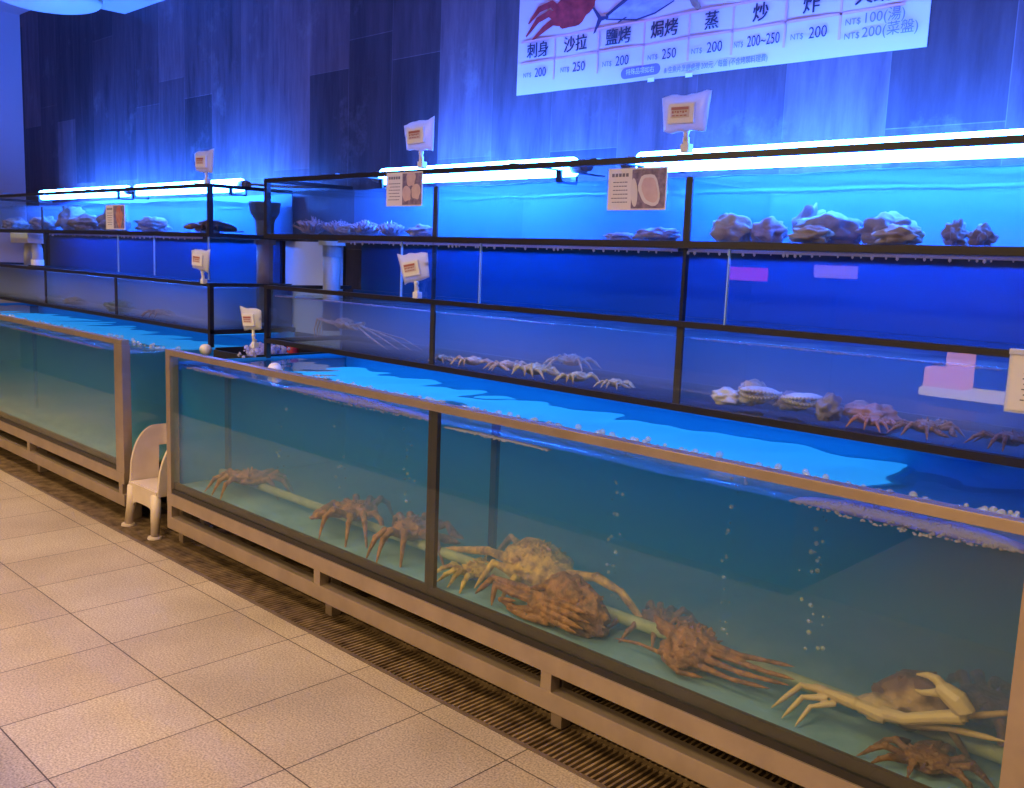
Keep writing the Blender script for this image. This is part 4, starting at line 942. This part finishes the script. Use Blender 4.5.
# far top tank
FG = 'brown shellfish in the far top tank'
for k, (x, r, h, l) in enumerate(((-3.60, 0.10, 0.045, 'low brown shell at the left edge of the far top tank'), (-3.05, 0.13, 0.05, 'broad brown shell left of the far top tank divider'), (-2.58, 0.05, 0.085, 'tall dark shell right of the far top tank divider'),
        (-2.32, 0.16, 0.055, 'long flat brown shell heap left of the small card'), (-1.93, 0.11, 0.072, 'large tan shell beside the small red dish card'), (-1.42, 0.12, 0.046, 'brown shell right of the small red dish card'), (-0.78, 0.05, 0.035, 'small brown shell near the funnel drain'))):
    lump('brown_shell', l, 'shellfish', x, 0.62, ZU, r, 0.08, h, M['coral'], 30+k, FG)
# lobster by the funnel
def lobster():
    x, y, z = -0.56, 0.62, ZU
    b = MB(); b.tube([(-0.13, 0, 0.02), (-0.09, 0, 0.03), (-0.02, 0, 0.042), (0.04, 0, 0.045), (0.09, 0, 0.035), (0.115, 0, 0.03)], [0.016, 0.026, 0.036, 0.036, 0.026, 0.008], 12)
    for k in (-1, 0, 1): b.ball((-0.15, k*0.02, 0.012), (0.025, 0.012, 0.005), 2)
    for s in (-1, 1):
        for k in range(4): b.tube([(0.0+0.022*k, s*0.025, 0.03), (0.0+0.03*k, s*0.07, 0.05), (0.005+0.034*k, s*0.10, 0.0)], [0.007, 0.006, 0.002], 6)
        b.tube([(0.08, s*0.02, 0.03), (0.12, s*0.045, 0.035), (0.15, s*0.04, 0.03), (0.19, s*0.03, 0.025)], [0.012, 0.014, 0.022, 0.004], 8)
        b.tube([(0.11, s*0.01, 0.04), (0.16, s*0.04, 0.075), (0.05, s*0.09, 0.10)], [0.003, 0.0025, 0.001], 5)
    for vt in b.bm.verts: vt.co = Matrix.Rotation(-1.9, 3, 'Z') @ (vt.co*0.8)
    ob = b.build('lobster', M['lobster'], smooth=True); ob.location = (-0.60, 0.56, ZU)
    rm = ob.modifiers.new('fuse', 'REMESH'); rm.mode = 'VOXEL'; rm.voxel_size = 0.003; rm.use_smooth_shade = True
    tag(ob, 'dark lobster on the tank floor beside the funnel drain', 'lobster')
lobster()
# far middle tank
lump('abalone', 'olive green shell in the far middle tank', 'shellfish', -1.85, 0.60, 0.881, 0.13, 0.06, 0.035, M['greenweed'], 41)
lump('abalone', 'small dark shell at the left of the far middle tank', 'shellfish', -2.5, 0.60, 0.881, 0.10, 0.06, 0.025, M['coral'], 42)
# middle tank sea floor shells
lump('abalone', 'tan abalone left of the scallops in the middle tank', 'shellfish', 2.36, 0.60, ZM, 0.05, 0.05, 0.026, M['shell_white'], 43)
lump('abalone', 'brown abalone between the tan abalone and the scallops', 'shellfish', 2.40, 0.66, ZM, 0.04, 0.05, 0.042, M['crab_pink'], 44)
lump('abalone', 'grey abalone between the two scallops', 'shellfish', 2.525, 0.66, ZM, 0.04, 0.05, 0.03, M['oyster'], 45)
lump('abalone', 'dark abalone right of the scallops', 'shellfish', 2.68, 0.58, ZM, 0.03, 0.04, 0.04, M['oyster'], 46)
lump('abalone', 'long reddish abalone right of the scallop pair', 'shellfish', 2.76, 0.66, ZM, 0.07, 0.05, 0.028, M['pinkshell'], 47)
lump('abalone', 'dark purple abalone in the right corner of the middle tank', 'shellfish', 3.25, 0.64, ZM, 0.06, 0.05, 0.06, M['lobster'], 48)

# ------------------------------------------------------------------ foam and bubbles
def foam(x0, x1, y0, y1, zc, label, n, hmax, seed):  # froth band that also stands for the reflection under the water surface
    rnd = random.Random(seed); b = MB((x0, y0, zc)); m_ = max(24, int((x1-x0)/0.012)); lo_, hi_ = [], []
    for k in range(m_+1):
        u = k/m_; x = x0+(x1-x0)*u; q = (math.sin(PI*u)**0.45)*(0.7+0.5*noise.noise(Vector((x*5, seed, 0))))
        lo_.append((x, zc-0.010-0.25*hmax*q+0.0022*noise.noise(Vector((x*60, 1, seed))))); hi_.append((x, zc-0.010+hmax*q+0.0022*noise.noise(Vector((x*40, 5, seed)))))
    nd = 5; rows = []
    for k in range(m_+1):
        c0, c1 = Vector((lo_[k][0], y0, lo_[k][1])), Vector((hi_[k][0], y0, hi_[k][1])); ring = []
        for a in range(10):
            t_ = 2*PI*a/10; zc_ = (c0.z+c1.z)/2; hz = max(0.0012, (c1.z-c0.z)/2)
            ring.append(b.v((c0.x, y0+(y1-y0)*0.5*(1-math.cos(t_))*0.6, zc_+hz*math.sin(t_))))
        rows.append(ring)
    for r0_, r1_ in zip(rows, rows[1:]):
        for a in range(10): b.f([r0_[a], r0_[(a+1) % 10], r1_[(a+1) % 10], r1_[a]])
    b.f(rows[0]); b.f(rows[-1][::-1])
    for k in range(n):
        x = rnd.uniform(x0, x1); r = rnd.uniform(0.0015, 0.0035); b.ball((x, y0+0.002, zc-0.010+rnd.uniform(-0.3, 0.8)*hmax*math.sin(PI*(x-x0)/(x1-x0))), (r*1.5, r, r), 1)
    tag(b.build('foam', M['foam'], smooth=True), label, 'foam', kind='stuff')
foam(0.85, 1.68, 0.035, 0.10, 0.795, 'foam band with painted violet reflection left of the centre mullion in the near floor tank', 420, 0.030, 1)
foam(1.73, 2.15, 0.035, 0.07, 0.785, 'thin foam line right of the centre mullion in the near floor tank', 110, 0.010, 2)
foam(2.86, 3.33, 0.035, 0.10, 0.795, 'foam band with painted violet reflection at the right end of the near floor tank', 340, 0.040, 3)
foam(0.12, 0.50, 0.035, 0.08, 0.790, 'foam patch with painted violet reflection at the left end of the near floor tank', 80, 0.016, 4)
foam(-2.0, -0.75, 0.035, 0.08, 0.790, 'foam streak with painted violet reflection in the far left floor tank', 180, 0.012, 5)
foam(0.05, 1.13, YF+0.026, YF+0.05, 1.085, 'pale foam line along the waterline left in the near middle tank', 160, 0.006, 6)
foam(1.18, 1.75, YF+0.026, YF+0.04, 1.084, 'thin foam line along the waterline centre in the near middle tank', 70, 0.004, 7)
foam(2.28, 3.12, YF+0.026, YF+0.04, 1.084, 'thin foam line with painted violet reflection along the waterline right in the near middle tank', 110, 0.003, 8)
def bubbles(cols, label, n, seed):
    rnd = random.Random(seed); b = MB((cols[0][0], cols[0][1], 0.3))
    for (x, y, z0, z1, sp) in cols:
        for k in range(n):
            r = rnd.uniform(0.002, 0.0068); b.ball((x+rnd.gauss(0, sp), y+rnd.gauss(0, sp), rnd.uniform(z0, z1)), r, 1)
    tag(b.build('bubbles', M['bubble'], smooth=True), label, 'bubbles', kind='stuff')
bubbles([(2.26, 0.22, 0.34, 0.77, 0.012), (2.62, 0.22, 0.36, 0.77, 0.014), (2.85, 0.22, 0.36, 0.77, 0.014)], 'rising air bubbles right of the crabs in the near floor tank', 26, 1)
bubbles([(0.55, 0.22, 0.34, 0.77, 0.012), (0.95, 0.22, 0.34, 0.77, 0.014), (1.35, 0.22, 0.34, 0.77, 0.014)], 'rising air bubbles left of the mullion in the near floor tank', 22, 2)
rnd = random.Random(9); b = MB((0.4, 0.25, 0.79))
x = 0.45
while x < 3.3:
    for k in range(rnd.randint(2, 12)):
        r = rnd.uniform(0.003, 0.011); b.ball((x+rnd.gauss(0, 0.03), 0.26+rnd.gauss(0, 0.025), 0.789+r*0.3), r, 2)
    x += rnd.uniform(0.03, 0.09)
tag(b.build('surface_bubbles', M['bubble'], smooth=True), 'line of bubbles on the water surface of the near floor tank', 'bubbles', kind='stuff')
b = MB((-2, 0.25, 0.79)); x = -3.2
while x < -0.5:
    for k in range(rnd.randint(1, 5)):
        r = rnd.uniform(0.003, 0.011); b.ball((x+rnd.gauss(0, 0.03), 0.26+rnd.gauss(0, 0.03), 0.789+r*0.3), r, 2)
    x += rnd.uniform(0.05, 0.12)
tag(b.build('surface_bubbles', M['bubble'], smooth=True), 'bubbles on the water surface of the far left floor tank', 'bubbles', kind='stuff')

# ------------------------------------------------------------------ the hall behind the camera (seen only in reflections)
b = MB((-2, -2.6, 0)); b.box(-6.4, 2.13, -3.6, -1.52, 0.0, 0.42); tag(b.build('counter', M['counter']), 'long dark counter across the aisle from the tanks', 'counter')
M['lantern'] = emit('lantern_warm', (1.0, 0.40, 0.10), 7.0); M['lantern2'] = emit('lantern_pale', (1.0, 0.76, 0.44), 6.0); M['pinksign'] = emit('pink_sign', (1.0, 0.08, 0.45), 4.0); M['beigesign'] = emit('beige_sign', (1.0, 0.60, 0.45), 3.0)
t = thing('display_light', 'tall glowing warm display light across the hall', 'lamp', (1.5, -4.1, 0)); o = t.location
b = MB(o); b.box(1.45, 1.60, -4.15, -4.0, 0.50, 0.80, bev=0.01); b.build('light_column', M['lantern'], t)
b = MB(o); b.box(1.31, 1.45, -4.15, -4.0, 0.50, 0.64, bev=0.01); b.build('light_box', M['lantern'], t)
b = MB(o); b.box(1.30, 1.90, -4.25, -3.95, 0.44, 0.50, bev=0.01); b.build('lit_shelf', M['lantern2'], t)
b = MB(o); b.box(1.40, 1.75, -4.2, -4.0, 0.0, 0.44); b.build('plinth', M['counter'], t)
for nm, x0, x1, z0, z1, m, l in (('light_sign', -0.92, -0.53, 1.165, 1.285, 'pinksign', 'pink lit sign panel on the far side of the hall'), ('light_sign', -0.08, 0.31, 1.22, 1.33, 'beigesign', 'beige lit sign panel on the far side of the hall')):
    t = thing(nm, l, 'sign', (x0, -5.0, z0)); o = t.location
    b = MB(o); b.box(x0, x1, -5.02, -5.0, z0, z1, bev=0.004); b.build('panel', M[m], t)
    b = MB(o); b.box((x0+x1)/2-0.02, (x0+x1)/2+0.02, -5.06, -5.02, 0.0, z1); b.build('post', M['black'], t)

M['glow_cyan_dim'] = emit('added_cyan_glow_dim', (0.02, 0.33, 1.0), 1.2); M['strip'] = emit('added_cyan_glow', (0.02, 0.34, 1.0), 2.4)  # glow for panels added under the middle tanks to brighten the floor tanks
t = thing('added_glow_panel', 'flat cyan glow panel added under the near middle tank to brighten the water', 'lamp', (0.06, 0.6, 0.85)); o = t.location  # added emitter, reflected as the cyan band on the water
b = MB(o); b.box(0.06, 2.80, 0.53, 0.93, 0.850, 0.858); b.build('housing', M['black'], t)
b = MB(o); b.box(0.08, 2.78, 0.55, 0.91, 0.846, 0.850); b.build('glow_face', M['strip'], t)

t = thing('added_glow_panel', 'flat cyan glow panel added under the far left middle tank to brighten the water', 'lamp', (XL0, 0.6, 0.85)); o = t.location  # second added emitter, brightens the far left floor tank
b = MB(o); b.box(-4.0, -0.56, 0.53, 0.93, 0.847, 0.855); b.build('housing', M['black'], t)
b = MB(o); b.box(-3.98, -0.58, 0.55, 0.91, 0.843, 0.847); b.build('glow_face', M['glow_cyan_dim'], t)

# ------------------------------------------------------------------ light
def area(name, loc, rot, sx, sy, col, e, spread=PI):
    l = bpy.data.lights.new(name, 'AREA'); l.shape = 'RECTANGLE'; l.size = sx; l.size_y = sy; l.color = col; l.energy = e; l.spread = spread
    o_ = bpy.data.objects.new(name, l); COL.objects.link(o_); o_.location = loc; o_.rotation_euler = rot; return o_
WARM = (1.0, 0.70, 0.33)
for x, y, e in ((-3.4, -1.0, 40), (-1.2, -1.2, 38), (1.0, -1.4, 31), (3.2, -1.5, 27)):
    area('ceiling_panel', (x, y, 2.76), (0, 0, 0), 0.6, 0.6, WARM, e, math.radians(125))
for x in (0.0, 3.0): area('ceiling_panel', (x, -4.0, 2.76), (0, 0, 0), 0.6, 0.6, WARM, 150)

w = bpy.data.worlds.new('world'); SC.world = w; w.use_nodes = True
w.node_tree.nodes['Background'].inputs[0].default_value = (0.5, 0.42, 0.45, 1); w.node_tree.nodes['Background'].inputs[1].default_value = 0.08

vs = SC.view_settings; vs.view_transform = 'Standard'; vs.look = 'None'; vs.gamma = 1.0; vs.exposure = 0.0; vs.use_curve_mapping = False
cy = SC.cycles
cy.use_denoising = True
cy.max_bounces = 12; cy.transparent_max_bounces = 48; cy.volume_bounces = 1; cy.diffuse_bounces = 3; cy.glossy_bounces = 4; cy.transmission_bounces = 6
cy.sample_clamp_indirect = 6.0; cy.sample_clamp_direct = 0.0; cy.caustics_reflective = False; cy.caustics_refractive = False
